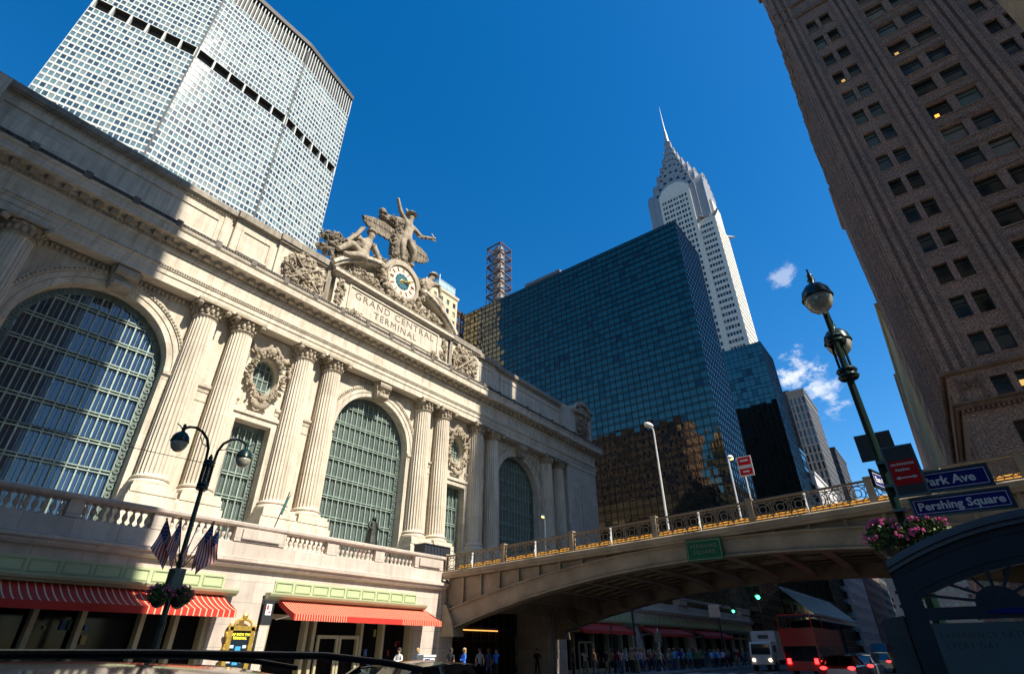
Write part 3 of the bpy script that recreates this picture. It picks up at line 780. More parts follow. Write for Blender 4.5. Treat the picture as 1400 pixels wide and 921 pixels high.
stone_figure('seated_goddess', F(pelvis=(35.2, 39.6, 38.2, .7, .6), waist=(35.1, 39.6, 39.1, .55, .45), chest=(35.0, 39.6, 40.1, .72, .5), neck=(35.3, 39.5, 40.9, .26),
    chin=(35.5, 39.4, 41.1, .28), head=(35.7, 39.35, 41.6, .42), shL=(34.4, 39.5, 40.4, .3), elL=(33.8, 39.2, 39.4, .24), waL=(34.2, 38.9, 38.6, .18), haL=(34.5, 38.8, 38.4, .17),
    shR=(35.7, 39.4, 40.4, .3), elR=(36.9, 39.3, 40.9, .24), waR=(37.0, 39.2, 39.6, .18), haR=(36.95, 39.1, 39.0, .18),
    hipL=(34.9, 39.3, 38.0, .5), knL=(36.0, 38.7, 38.0, .42), anL=(36.9, 38.7, 36.8, .26), toL=(37.4, 38.5, 36.5, .22), hipR=(35.5, 39.3, 38.0, .5), knR=(36.8, 38.9, 38.1, .42), anR=(37.6, 38.9, 36.5, .28), toR=(38.2, 38.7, 36.0, .24)), body_e)
def wing(name, lead, trail, y, n=16, thick=.22):
    def at(P, t):
        t *= len(P)-1; i = min(int(t), len(P)-2); q = t-i; return (P[i][0]*(1-q)+P[i+1][0]*q, P[i][1]*(1-q)+P[i+1][1]*q)
    b = MB()
    for i in range(n):
        t0, t1 = i/n, (i+1)/n; a, c, d, e = at(lead, t0), at(lead, t1), at(trail, t1), at(trail, t0)
        m = .12*(i % 2); off = -.05*(i % 2)
        d = (d[0], d[1]-m); e = (e[0], e[1]-m)
        b.prism([a, c, d, e], 1, y-thick/2+off, y+thick/2)
        mid = ((a[0]+c[0])/2*.6+(d[0]+e[0])/2*.4, (a[1]+c[1])/2*.6+(d[1]+e[1])/2*.4); b.prism([a, c, (mid[0]+.12, mid[1]), (mid[0]-.12, mid[1])], 1, y-thick/2-.09, y)
    b.tube([(p[0], y-.03, p[1]) for p in [at(lead, i/12) for i in range(13)]], .16, 6)
    return b.build(name, SCULPTD, G)
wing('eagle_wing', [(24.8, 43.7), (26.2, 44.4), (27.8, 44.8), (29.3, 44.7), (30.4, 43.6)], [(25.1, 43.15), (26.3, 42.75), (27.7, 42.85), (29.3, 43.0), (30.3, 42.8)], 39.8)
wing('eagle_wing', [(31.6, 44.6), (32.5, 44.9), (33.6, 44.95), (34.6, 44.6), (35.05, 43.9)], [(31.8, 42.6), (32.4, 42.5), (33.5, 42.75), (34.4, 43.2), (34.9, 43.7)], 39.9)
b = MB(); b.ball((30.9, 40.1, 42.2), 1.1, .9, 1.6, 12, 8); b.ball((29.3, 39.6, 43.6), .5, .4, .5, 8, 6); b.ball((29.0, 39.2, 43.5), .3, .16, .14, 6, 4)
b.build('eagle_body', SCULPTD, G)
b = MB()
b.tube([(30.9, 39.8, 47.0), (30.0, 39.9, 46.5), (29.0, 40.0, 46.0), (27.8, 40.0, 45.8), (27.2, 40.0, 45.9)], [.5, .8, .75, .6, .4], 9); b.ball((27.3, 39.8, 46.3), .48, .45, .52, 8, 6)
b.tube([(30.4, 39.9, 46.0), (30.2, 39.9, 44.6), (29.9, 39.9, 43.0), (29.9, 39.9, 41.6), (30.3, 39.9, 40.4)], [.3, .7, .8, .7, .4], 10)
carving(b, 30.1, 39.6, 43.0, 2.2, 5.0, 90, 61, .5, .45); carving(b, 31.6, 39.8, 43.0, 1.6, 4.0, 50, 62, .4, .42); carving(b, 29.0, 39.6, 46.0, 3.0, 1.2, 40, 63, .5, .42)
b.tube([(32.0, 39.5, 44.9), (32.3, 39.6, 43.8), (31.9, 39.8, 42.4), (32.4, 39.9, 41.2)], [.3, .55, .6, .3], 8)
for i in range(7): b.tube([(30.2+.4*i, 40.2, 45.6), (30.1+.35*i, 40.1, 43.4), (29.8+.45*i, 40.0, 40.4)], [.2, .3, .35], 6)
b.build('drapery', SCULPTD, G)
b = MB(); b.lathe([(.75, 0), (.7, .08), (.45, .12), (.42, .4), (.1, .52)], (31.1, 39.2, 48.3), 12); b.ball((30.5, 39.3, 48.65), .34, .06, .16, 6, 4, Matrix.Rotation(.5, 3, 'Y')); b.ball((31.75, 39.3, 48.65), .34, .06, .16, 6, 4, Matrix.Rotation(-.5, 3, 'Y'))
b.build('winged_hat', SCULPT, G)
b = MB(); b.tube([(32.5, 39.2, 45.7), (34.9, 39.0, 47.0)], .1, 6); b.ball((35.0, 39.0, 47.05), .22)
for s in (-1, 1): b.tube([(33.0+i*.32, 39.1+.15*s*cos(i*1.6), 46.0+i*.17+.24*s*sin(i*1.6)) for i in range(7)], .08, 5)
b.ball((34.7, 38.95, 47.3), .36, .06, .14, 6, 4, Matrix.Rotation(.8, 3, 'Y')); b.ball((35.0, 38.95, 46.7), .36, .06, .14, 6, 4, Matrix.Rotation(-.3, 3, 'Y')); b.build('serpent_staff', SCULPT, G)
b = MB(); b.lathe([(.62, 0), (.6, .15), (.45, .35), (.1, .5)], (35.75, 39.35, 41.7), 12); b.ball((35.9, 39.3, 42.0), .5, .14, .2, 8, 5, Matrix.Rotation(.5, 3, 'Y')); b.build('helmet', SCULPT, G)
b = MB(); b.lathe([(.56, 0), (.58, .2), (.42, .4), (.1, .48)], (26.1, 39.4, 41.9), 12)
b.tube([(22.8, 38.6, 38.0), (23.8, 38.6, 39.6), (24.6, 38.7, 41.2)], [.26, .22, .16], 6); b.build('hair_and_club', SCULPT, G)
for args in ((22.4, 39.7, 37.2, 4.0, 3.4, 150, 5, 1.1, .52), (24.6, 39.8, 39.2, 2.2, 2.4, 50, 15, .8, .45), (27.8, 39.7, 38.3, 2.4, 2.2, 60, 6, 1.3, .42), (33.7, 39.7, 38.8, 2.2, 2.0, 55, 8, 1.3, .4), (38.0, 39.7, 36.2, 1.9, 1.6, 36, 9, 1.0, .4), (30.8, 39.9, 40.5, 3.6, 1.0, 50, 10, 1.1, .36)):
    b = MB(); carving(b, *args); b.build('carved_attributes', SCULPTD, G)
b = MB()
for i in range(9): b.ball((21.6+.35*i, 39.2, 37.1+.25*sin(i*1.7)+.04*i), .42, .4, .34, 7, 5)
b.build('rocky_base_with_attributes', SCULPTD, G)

# ------------------------------------------------------------------ raised terrace with shops below it
PD = empty('terrace_podium', (14, 28, 0), 'pinkish granite terrace podium with a balustrade above shopfronts, west of the steel bridge', 'podium')
Y1 = 28.0
def podium(thing, x0, x1, shops, balx, east=False):
    w = MB(); xs = x0
    for (a, b, top) in shops+[(x1, x1, 0)]:
        w.box(xs, Y1, 0, a, Y1+1.2, 5.35) if a > xs else None
        if b > a: w.box(a, Y1, top, b, Y1+1.2, 5.35); w.box(a, Y1+1.5, 0, b, Y1+1.9, top)
        xs = b
    w.box(x0, Y1+.1, 5.7, x1, Y1+1, 5.94); w.box(x0, 28.9, 5.6, x1, 40.6, 5.93)
    w.build('wall', GRAN, thing)
    c = MB(); moulding(c, [(x0, Y1+.6), (x0, Y1), (x1, Y1), (x1, Y1+.6)], [(0, 5.3), (.22, 5.32), (.3, 5.42), (.3, 5.5), (.42, 5.56), (.42, 5.72), (.1, 5.8), (.1, 6.45), (0, 6.5), (-.6, 6.5)])
    c.build('string_course', GRAN, thing)
    p = MB(); q = x0
    for (a, b) in balx+[(x1, x1)]:
        if a-q > .05:
            wide = a-q > 1.8; d = .06 if wide else 0
            p.box(q, Y1-.08-d, 6.5, a, Y1+.5, 7.22)
            if wide: p.box(q+.35, Y1-.2-d+.02, 6.62, a-.35, Y1-.08-d, 7.1)
        q = b
    moulding(p, [(x0, Y1+.55), (x0, Y1-.02), (x1, Y1-.02), (x1, Y1+.55)], [(-.55, 7.18), (.1, 7.18), (.2, 7.24), (.22, 7.36), (.12, 7.42), (-.55, 7.44)])
    p.build('parapet', GRAN, thing)
    if not east:
        pr = [(.09, 6.5), (.1, 6.56), (.06, 6.6), (.05, 6.64), (.1, 6.74), (.115, 6.82), (.09, 6.92), (.05, 7.02), (.045, 7.08), (.09, 7.11), (.1, 7.18)]
        bp = None; n = 0
        for (a, b) in balx:
            k = round((b-a)/.31)
            for i in range(k):
                x = a+(i+.5)*(b-a)/k
                if n >= 100: break
                if bp is None:
                    m = MB(); m.lathe(pr, (0, 0, 0), 8); bp = m.build('baluster', GRAN, None, smooth=True); o = bp; o.parent = thing
                else: o = bp.copy(); COL.objects.link(o)
                o.location = (x-thing.location[0], Y1+.18-thing.location[1], 0); n += 1
podium(PD, -14, 28.6, [(-7, 13.6, 4.0), (16.5, 26.5, 4.0)], [(-3.3, -.3), (.4, 3.0), (3.6, 6.57), (7.1, 9.82), (10.56, 13.65), (16.45, 19.14), (19.91, 22.66), (23.37, 25.95)])
PE = empty('terrace_podium', (70, 28, 0), 'darker granite terrace podium with shopfronts, continuing east beyond the steel bridge', 'podium')
podium(PE, 42.7, 99.8, [(44.3, 57.5, 3.9), (59.5, 72.5, 3.9), (74.5, 97, 3.9)], [(45, 55), (58, 70), (73, 95)], True)
SHOPG = glassy('shop_glass', (.008, .008, .009), .08, .12)
def shopfront(name, x0, x1, label, doors, posts):
    e = empty(name, ((x0+x1)/2, 28.9, 0), label, 'shopfront')
    f = MB()
    f.box(x0, 28.2, 0, x0+.2, 28.75, 3.9); f.box(x1-.2, 28.2, 0, x1, 28.75, 3.9); f.box(x0+.2, 28.3, 3.2, x1-.2, 28.75, 3.4); f.box(x0+.2, 28.3, 0, x1-.2, 28.75, .35)
    for p in posts: f.box(p-.09, 28.25, .35, p+.09, 28.74, 3.9)
    f.build('frame', FRAMEC, e)
    g = MB(); g.poly([(x0, 28.8, 0), (x1, 28.8, 0), (x1, 28.8, 3.95), (x0, 28.8, 3.95)]); g.build('shop_window', SHOPG, e)
    for (a, b) in doors:
        d = MB(); zt = 2.5
        for (p, q) in ((a, a+.14), (b-.14, b)): d.box(p, 28.12, .13, q, 28.24, zt)
        d.box(a+.14, 28.12, zt-.16, b-.14, 28.24, zt); d.box(a+.14, 28.12, .13, b-.14, 28.24, .45); dd = d.build('door', FRAMEC, e)
        h = MB(); h.tube([(b-.22, 28.06, 1.0), (b-.22, 28.06, 1.5)], .025, 6); h.build('handle', CHROME, dd)
    return e
shopfront('shopfront', -7, 13.6, 'long dark shop window divided by cream posts, under the shaded striped awning', [], [-3, .8, 4.2, 7.0, 8.6, 10.8, 12.2])
s2 = shopfront('shopfront', 16.5, 26.5, 'shopfront with a pair of cream framed doors, under the sunlit orange-red awning', [(19.6, 20.95), (21.0, 22.35)], [18.9, 19.4, 22.6, 24.2])
shopfront('shopfront', 44.3, 57.5, 'shopfront with cream doors just east of the bridge, behind the crowd', [(46.5, 47.7), (47.8, 49.0)], [45.9, 49.4, 52.2, 55])
shopfront('shopfront', 59.5, 72.5, 'dark shopfront under the second awning east of the bridge', [], [63, 66, 69])
shopfront('shopfront', 74.5, 97, 'dark shopfront under the farthest awning beside the glass tower', [], [78, 82, 86, 90, 94])
R = random.Random(4)
def display(e, x0, x1, n, seed):
    R = random.Random(seed); mats = [plain('display_%d' % i, c, .6) for i, c in enumerate(((.25, .03, .03), (.3, .25, .08), (.05, .12, .3), (.4, .4, .38), (.06, .2, .08)))]
    b = MB()
    for i in range(n):
        b.mi = R.randrange(5); x = R.uniform(x0, x1); z = R.choice((.5, 1.0, 1.5, 2.0, 2.5)); h = R.uniform(.1, .38); ww = R.uniform(.05, .2)
        b.box(x-ww/2, 28.66, z, x+ww/2, 28.76, z+h)
    b.build('window_display', mats, e, kind='stuff')
display(s2, 23, 26, 14, 1)
display(bpy.data.objects['shopfront'], -4, 9, 60, 2)
def fascia(x0, x1, label, z0=4.32, z1=4.93):
    e = empty('shop_fascia', ((x0+x1)/2, 28, z0), label, 'fascia')
    b = MB(); b.box(x0, Y1-.06, z0, x1, Y1+.02, z1); b.build('board', GREENF, e)
    n = round((x1-x0)/1.13); f = MB()
    for i in range(n):
        a = x0+(x1-x0)*i/n+.07; c = x0+(x1-x0)*(i+1)/n-.07
        for (p, q, r, s) in ((a, z0+.08, c, z0+.13), (a, z1-.13, c, z1-.08), (a, z0+.13, a+.05, z1-.13), (c-.05, z0+.13, c, z1-.13)): f.box(p, Y1-.10, q, r, Y1-.058, s)
    f.build('panel_frames', GREENF2, e)
    m = MB(); moulding(m, [(x0-.4, Y1+.0), (x1+.6, Y1+.0)], [(0, 4.02), (.3, 4.04), (.34, 4.1), (.45, 4.14), (.5, 4.24), (.5, 4.3), (0, 4.32)]); m.build('ledge', GREENF2, e)
fascia(-7.2, 13.75, 'pale green panelled fascia, half in shade, over the west shop window')
fascia(16.4, 26.4, 'pale green panelled fascia in full sun over the cream framed doors')
fascia(44.0, 58, 'pale green fascia just east of the bridge, behind the traffic pole')
fascia(59.5, 97, 'long shaded pale green fascia over the farthest two awnings')
def awning(x0, x1, label, solid=None, z1=4.03, stripe=.26, sw=.05, y0=26.35, zf=3.33, zb=3.05):
    e = empty('shop_awning', ((x0+x1)/2, 27.6, zf), label, 'awning', 'striped shop awnings along the podium')
    b = MB(); x = x0
    def strip(a, c, mi, vm):
        b.mi = mi
        n = 5; pr = []
        for i in range(n+1):
            t = i/n; pr.append((27.93+(y0-27.93)*t, z1+(zf-z1)*t-.07*sin(t*pi)))
        for i in range(n): b.poly([(a, pr[i+1][0], pr[i+1][1]), (c, pr[i+1][0], pr[i+1][1]), (c, pr[i][0], pr[i][1]), (a, pr[i][0], pr[i][1])])
        b.mi = vm; b.poly([(a, y0-.002, zb), (c, y0-.002, zb), (c, y0-.002, zf), (a, y0-.002, zf)])
    while x < x1-.01:
        a = min(x+stripe-sw, x1); c = min(x+stripe, x1); sol = solid and solid[0] < x < solid[1]
        strip(x, a, 0, 0)
        if c > a: strip(a, c, 1, 0 if sol else 1)
        x += stripe
    b.mi = 0
    for xx in (x0, x1): b.poly([(xx, y0, zb), (xx, y0, zf), (xx, 27.93, z1), (xx, 27.93, z1-.25)])
    b.build('canopy', [REDAWN, ORAWN], e)
    f = MB(); f.tube([(x0, y0+.03, zf-.03), (x1, y0+.03, zf-.03)], .03, 6)
    for xx in (x0+.03, (x0+x1)/2, x1-.03): f.tube([(xx, y0+.03, zf-.03), (xx, 27.95, zf-.2)], .025, 6)
    f.build('awning_frame', WHITEM, e); return e
awning(-7.5, 13.85, 'long red awning with thin cream stripes, mostly shaded, leftmost', (4.3, 9.9))
awning(16.8, 27.2, 'orange-red finely striped awning in full sun beside the bridge abutment', (19.9, 23.7), stripe=.15, sw=.035)
awning(44.5, 54.5, 'sunlit plain red awning just east of the bridge above the crowd', (44, 60), stripe=1.3, sw=.02)
awning(58.5, 70, 'dark red awning in shade, second one east of the bridge', (50, 80), stripe=1.3, sw=.02)
awning(73.5, 84.5, 'dark red awning in deep shade, farthest of the row', (50, 90), stripe=1.3, sw=.02)
# gilded poster frame
e = empty('poster_frame', (15.1, 27.9, 1), 'gilded baroque frame round a lit poster on the granite pier between the awnings', 'poster')
b = MB(); b.box(14.45, 27.78, .9, 14.65, 27.98, 2.75); b.box(15.55, 27.78, .9, 15.75, 27.98, 2.75); b.box(14.45, 27.78, 2.6, 15.75, 27.98, 2.8)
R = random.Random(9)
for i in range(46):
    s = R.choice((-1, 1)); z = R.uniform(1.0, 2.9); b.ball((15.1+s*(.66+R.uniform(-.02, .1)), 27.8, z), .055, .05, .09, 6, 4)
for i in range(20):
    t = pi*i/19; b.ball((15.1+.42*cos(t), 27.8, 2.83+.25*sin(t)), .06, .05, .07, 6, 4)
b.ball((15.1, 27.78, 3.2), .14, .1, .18); b.build('gilt_frame', GOLD, e)
b = MB(); b.box(14.65, 27.88, .9, 15.55, 27.95, 2.6); b.build('poster_board', plain('poster_dark', (.01, .02, .03), .3), e)
text_mesh('headline', 'TAP INTO THE\nTERMINAL', .15, (15.1, 27.87, 2.36), rt, up, emis('poster_yellow', (.85, .75, .05), .5), e, .004, bold=.004)
b = MB(); b.box(14.98, 27.862, 1.2, 15.24, 27.878, 1.95); b.build('poster_picture', emis('poster_blue', (.03, .25, .5), .4), e)
b = MB()
for x in (14.7, 15.32):
    for z in (1.4, 1.75, 2.0): b.box(x, 27.862, z-.12, x+.18, 27.878, z)
b.build('poster_photo', emis('poster_grey', (.5, .55, .6), .3), e)
# screened box on the podium corner, statue, banner pole
e = empty('utility_box', (28.0, 28.3, 7.44), 'dark blue screened box on the terrace corner beside the bridge railing', 'box')
b = MB(); b.box(26.7, 27.9, 7.45, 29.2, 28.9, 8.05); b.build('box_body', plain('blue_black_panel', (.015, .022, .035), .6), e)
b = MB()
for i in range(9): b.box(26.72+i*.31, 27.86, 7.47, 26.76+i*.31, 27.9, 8.03)
b.box(26.66, 27.84, 8.05, 29.24, 28.94, 8.1); b.build('slats', DKMETAL, e)
ST = empty('bronze_statue', (28.6, 36, 8.7), 'dark bronze standing man in a long coat before the middle arched window', 'statue')
me = skin_mesh('statue_body', F(pelvis=(0, 0, 1.25, .32, .26), waist=(0, 0, 1.55, .28, .24), chest=(0, 0, 1.95, .36, .27), neck=(0, 0, 2.25, .12), chin=(0, -.03, 2.34, .14), head=(0, -.04, 2.52, .19),
    shL=(-.3, 0, 2.08, .16), elL=(-.46, -.05, 1.7, .13), waL=(-.32, -.28, 1.5, .09), haL=(-.24, -.34, 1.5, .09), shR=(.3, 0, 2.08, .16), elR=(.44, -.08, 1.68, .13), waR=(.66, -.3, 1.5, .09), haR=(.76, -.34, 1.46, .1),
    hipL=(-.14, 0, 1.1, .28), knL=(-.2, 0, .6, .26), anL=(-.2, 0, .12, .14), toL=(-.22, -.2, .06, .09), hipR=(.14, 0, 1.1, .28), knR=(.2, 0, .6, .26), anR=(.2, 0, .12, .14), toR=(.22, -.2, .06, .09)), body_e, 'pelvis', 2)
me.materials.append(BRONZE); o = bpy.data.objects.new('figure', me); COL.objects.link(o); o.parent = ST
b = MB(); b.lathe([(.52, 8.75), (.5, 9.2), (.42, 9.7), (.36, 10.2), (.3, 10.7)], (28.6, 36.02, 0), 16, rad=lambda a, z: 1+.06*sin(a*7)); b.build('long_coat', BRONZE, ST)
b = MB(); b.box(27.6, 35.1, 5.93, 29.6, 36.9, 6.4); b.box(27.8, 35.3, 6.4, 29.4, 36.7, 8.4); b.box(27.7, 35.2, 8.4, 29.5, 36.8, 8.7); b.build('statue_plinth', GRAN, ST)
e = empty('banner_pole', (15.9, 28.4, 7.4), 'slim dark pole with a narrow furled pennant on the terrace', 'banner pole')
b = MB(); b.tube([(15.9, 28.4, 7.4), (16.35, 28.3, 9.5)], .035, 6); b.build('pole', DKMETAL, e)
b = MB(); b.prism([(16.14, 8.2), (16.34, 9.1), (16.42, 9.35), (16.2, 9.0), (16.02, 8.3)], 1, 28.22, 28.3); b.build('pennant', plain('teal_cloth', (.03, .12, .12), .8), e)

# ------------------------------------------------------------------ steel bridge over the street
BR = empty('road_bridge', (29, 8, 0), 'cream painted riveted steel arch road bridge with an ornate railing crossing over the street', 'bridge')
XW, XE = 29.0, 42.6
def ribt(y): return 6.5-.0064*(y-8)**2
def ribb(y): return 5.65-.00734*(y-8)**2
def deckb(y): return 6.0+.030*(28-y)
ys = [27.8-i*1.0 for i in range(0, 40)]
for X, d in ((XW, 1), (XE, -1)):
    g = MB()
    for i in range(len(ys)-1):
        a, b2 = ys[i], ys[i+1]
        if a < -12: break
        g.prism([(a, ribb(a)), (b2, ribb(b2)), (b2, min(ribt(b2), deckb(b2)-.02)), (a, min(ribt(a), deckb(a)-.02))], 0, X, X+.5*d)
        for (f, hh, o) in ((ribb, .07, .22), (lambda y: min(ribt(y), deckb(y)-.02), .07, .16)):
            g.prism([(a, f(a)), (b2, f(b2)), (b2, f(b2)+hh), (a, f(a)+hh)], 0, X-o*d, X+.6*d)
    g.prism([(28.05, 2.55), (26.7, 2.55), (26.9, 3.4), (27.5, 4.4), (28.05, 4.4)], 0, X-.3*d, X+.7*d)
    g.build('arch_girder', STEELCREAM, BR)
    s = MB()
    for i in range(len(ys)-1):
        a, b2 = ys[i], ys[i+1]
        if ribt(a) < deckb(a)-.05: s.prism([(a, ribt(a)), (b2, ribt(b2)), (b2, deckb(b2)), (a, deckb(a))], 0, X+.18*d, X+.26*d)
    for k in range(26):
        y = 27.9-k*1.55
        if ribt(y) < deckb(y)-.12: s.box(X+.02*d, y-.07, ribt(y), X+.2*d, y+.07, deckb(y))
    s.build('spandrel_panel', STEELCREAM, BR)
    r = MB()
    for k in range(170):
        y = 27.6-k*.21
        if y < -8: break
        for f, o in ((ribb, .16), (ribt, -.1)): z = f(y)+o; z <= deckb(y) and r.ball((X-.005*d, y, z), .03, .03, .03, 5, 4)
    r.build('rivets', STEELCREAM, BR, kind='stuff')
    f = MB(); n = 30
    yy = [28.0-i*2.6 for i in range(n)]
    prof = [(.0, 0), (.28, .02), (.32, .1), (.42, .16), (.45, .38), (.36, .44), (0, .46)]
    base = len(f.v)
    for y in yy:
        for o, z in prof: f.v.append((X-o*d, y, deckb(y)+z))
    m = len(prof)
    for i in range(n-1):
        for q in range(m-1):
            p = (base+i*m+q, base+(i+1)*m+q, base+(i+1)*m+q+1, base+i*m+q+1); f.face(p if d > 0 else p[::-1])
    f.build('deck_cornice', STEELCREAM, BR)
dk = MB()
for i in range(29): a, b2 = 28-i*2.6, 28-(i+1)*2.6; dk.prism([(a, deckb(a)+.05), (b2, deckb(b2)+.05), (b2, deckb(b2)+.44), (a, deckb(a)+.44)], 0, XW+.0, XE)
dk.build('deck', plain('bridge_deck', (.09, .08, .07), .9, 0, .3), BR)
YL = MB()
for i in range(29): a, b2 = 27.5-i*2.6, 27.5-(i+1)*2.6; k_ = len(YL.v); YL.v += [(XW+xx, yy, deckb(yy)+zz) for yy in (a, b2) for xx, zz in ((.35, .44), (.9, .93), (1.1, .93), (1.1, .44))]; [YL.face((k_+q, k_+4+q, k_+4+(q+1) % 4, k_+(q+1) % 4)) for q in range(4)]
YL.build('yellow_barrier', YELLOW, BR)  # barrier face sloped to catch the sun and show as a bright band
for k in range(15):
    y = 25.6-k*2.3; z = ribb(y)
    if y < -9: break
    fb = MB(); n = 10; zt = deckb(y)+.05
    pts = [(XW+.5, z+.02)]
    for i in range(n+1):
        t = i/n; pts.append((XW+.5+(XE-XW-1.0)*t, z+.12+min(.55, (zt-z)*.35)*(1-(2*t-1)**4)))
    pts += [(XE-.5, z+.02), (XE-.5, zt), (XW+.5, zt)]
    fb.prism(pts, 1, y-.06, y+.06)
    for i in range(len(pts)-3): p, q = pts[i], pts[i+1]; fb.bar((p[0], y, p[1]), (q[0], y, q[1]), .5, .06)
    if k > 1:
        for i in range(9):
            xa = XW+1+i*1.4; fb.bar((xa, y, ribb(y)+.7), (xa+.7, y-2.3, ribb(y-2.3)+.85), .07, .07)
    fb.build('floor_beam', STEELCREAM, BR)
for X in (XW+4.4, XW+8.8):
    g = MB()
    for i in range(36): a, b2 = 27-i, 26-i; g.prism([(a, deckb(a)-.35), (b2, deckb(b2)-.35), (b2, deckb(b2)+.04), (a, deckb(a)+.04)], 0, X-.1, X+.1)
    g.build('stringer', STEELCREAM, BR)
# railing: posts every 5.25 m, ornate panels between
def rail_panel(X, ya, yb):
    g = MB(); h = .98
    z = lambda y: deckb(y)+.47
    def seg(y0, o0, y1, o1, w_=.05, h_=.05): g.bar((X, y0, z(y0)+o0), (X, y1, z(y1)+o1), w_, h_)
    seg(ya, .04, yb, .04, .09, .07); seg(ya, h, yb, h, .14, .09); seg(ya, h-.14, yb, h-.14, .04, .04); seg(ya, .16, yb, .16, .04, .04)
    n = max(2, round(abs(yb-ya)/.78)); L = (yb-ya)/n
    for i in range(n):
        c = ya+(i+.5)*L; cz = z(c)+.5
        for r in (.33, .17):
            g.tube([(X, c+r*cos(2*pi*k/14), cz+r*sin(2*pi*k/14)) for k in range(14)], .022, 4, True)
        for a in (pi/4, 3*pi/4, 5*pi/4, 7*pi/4): g.bar((X, c+.17*cos(a), cz+.17*sin(a)), (X, c+.5*cos(a), cz+.42*sin(a)), .03)
        for s in (-1, 1): g.tube([(X, c+s*.39, z(c)+.18), (X, c+s*.3, cz-.12), (X, c+s*.39, cz), (X, c+s*.3, cz+.12), (X, c+s*.39, z(c)+h-.16)], .018, 4)
    for i in range(n*3+1):
        y = ya+i*L/3; seg(y, h-.14, y, h, .03, .03); seg(y, .04, y, .16, .03, .03)
    for i in range(n+1): y = ya+i*L; g.bar((X, y, z(y)+.05), (X, y, z(y)+h), .045)
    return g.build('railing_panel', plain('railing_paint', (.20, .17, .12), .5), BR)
RP = [27.9, 22.75, 17.5, 12.15, 6.98, 1.7, -3.6, -8.9, -14.2]
for i in range(len(RP)-1): rail_panel(XW-.1, RP[i]-.14, RP[i+1]+.14)
for y in RP:
    p = MB(); z = deckb(y)+.44; p.box(XW-.26, y-.13, z, XW+.06, y+.13, z+1.08); p.box(XW-.3, y-.17, z+1.08, XW+.1, y+.17, z+1.16); p.box(XW-.29, y-.16, z, XW+.09, y+.16, z+.14)
    p.build('railing_post', STEELCREAM, BR)
for y in (25.3, 20.1, 14.8, 9.6, 4.4, -1): # pale scrolled posts midway
    p = MB(); z = deckb(y)+.46; p.bar((XW-.28, y, z), (XW-.28, y, z+.8), .07); p.ball((XW-.28, y, z+.85), .07); p.tube([(XW-.3, y, z+.1), (XW-.4, y, z+.3), (XW-.3, y, z+.5), (XW-.36, y, z+.65)], .03, 5); p.build('scroll_bracket', WHITEM, BR)
rr = MB()
for i in range(14):
    a, b2 = 28-i*3, 25-i*3; z = lambda y: deckb(y)+.47
    for o in (.1, .95): rr.bar((XE+.1, a, z(a)+o), (XE+.1, b2, z(b2)+o), .1, .08)
    for k in range(10): y = a-k*.3; rr.bar((XE+.1, y, z(y)+.1), (XE+.1, y, z(y)+.95), .035)
rr.build('east_railing', STEELCREAM, BR)
# abutments
for nm, bx in (('abutment', (28.6, 27.9, 0, 29.9, 31, 5.9)), ('abutment', (41.2, 27.9, 0, 42.7, 31, 5.9)), ('abutment', (28.8, -30, 0, 42.8, -11.5, 6.9))):
    m = MB(); m.box(*bx); m.build(nm, GRAN, BR)
# entrance recess below the bridge
e = empty('entrance_screen', (35.5, 31, 0), 'dark steel and glass entrance screen in the shade beneath the bridge', 'entrance')
b = MB(); b.box(29.9, 31.2, 0, 41.2, 31.6, 5.9); b.build('back_wall', DARKVOID, e)
b = MB(); b.poly([(29.9, 31.1, .2), (41.2, 31.1, .2), (41.2, 31.1, 4.9), (29.9, 31.1, 4.9)]); b.build('shop_window', GLASSD, e)
b = MB()
for i in range(13): b.box(29.9+i*.94, 30.95, .1, 29.98+i*.94, 31.08, 4.9)
for z in (.1, 2.4, 3.3, 4.85): b.box(29.9, 30.97, z, 41.2, 31.07, z+.08)
b.build('frame', plain('rust_dark_steel', (.09, .05, .035), .5), e)
b = MB(); b.box(31.5, 30.9, 3.12, 38.5, 30.94, 3.2); b.build('strip_light', STRIP, e)
b = MB(); b.box(29.9, 28, 5.3, 41.2, 31.2, 5.6); b.build('ceiling', STEELCREAM, e)
# green name board on the girder
e = empty('bridge_sign', (28.7, 9.6, 6), 'dark green enamel PERSHING SQUARE board on the bridge girder', 'sign')
b = MB(); b.box(28.55, 8.66, 5.55, 28.7, 10.5, 6.55); b.build('board', SIGNG, e)
b = MB()
for (y0, z0, y1, z1) in ((8.72, 5.6, 10.44, 5.625), (8.72, 6.475, 10.44, 6.5), (8.72, 5.625, 8.745, 6.475), (10.415, 5.625, 10.44, 6.475)): b.box(28.535, y0, z0, 28.552, y1, z1)
b.build('border', plain('tarnished_cream', (.25, .26, .18), .5), e)
text_mesh('lettering', 'PERSHING\nSQUARE', .27, (28.54, 9.58, 6.08), (0, -1, 0), up, plain('tarnished_letters', (.16, .18, .12), .5), e, .006, space=1.15)

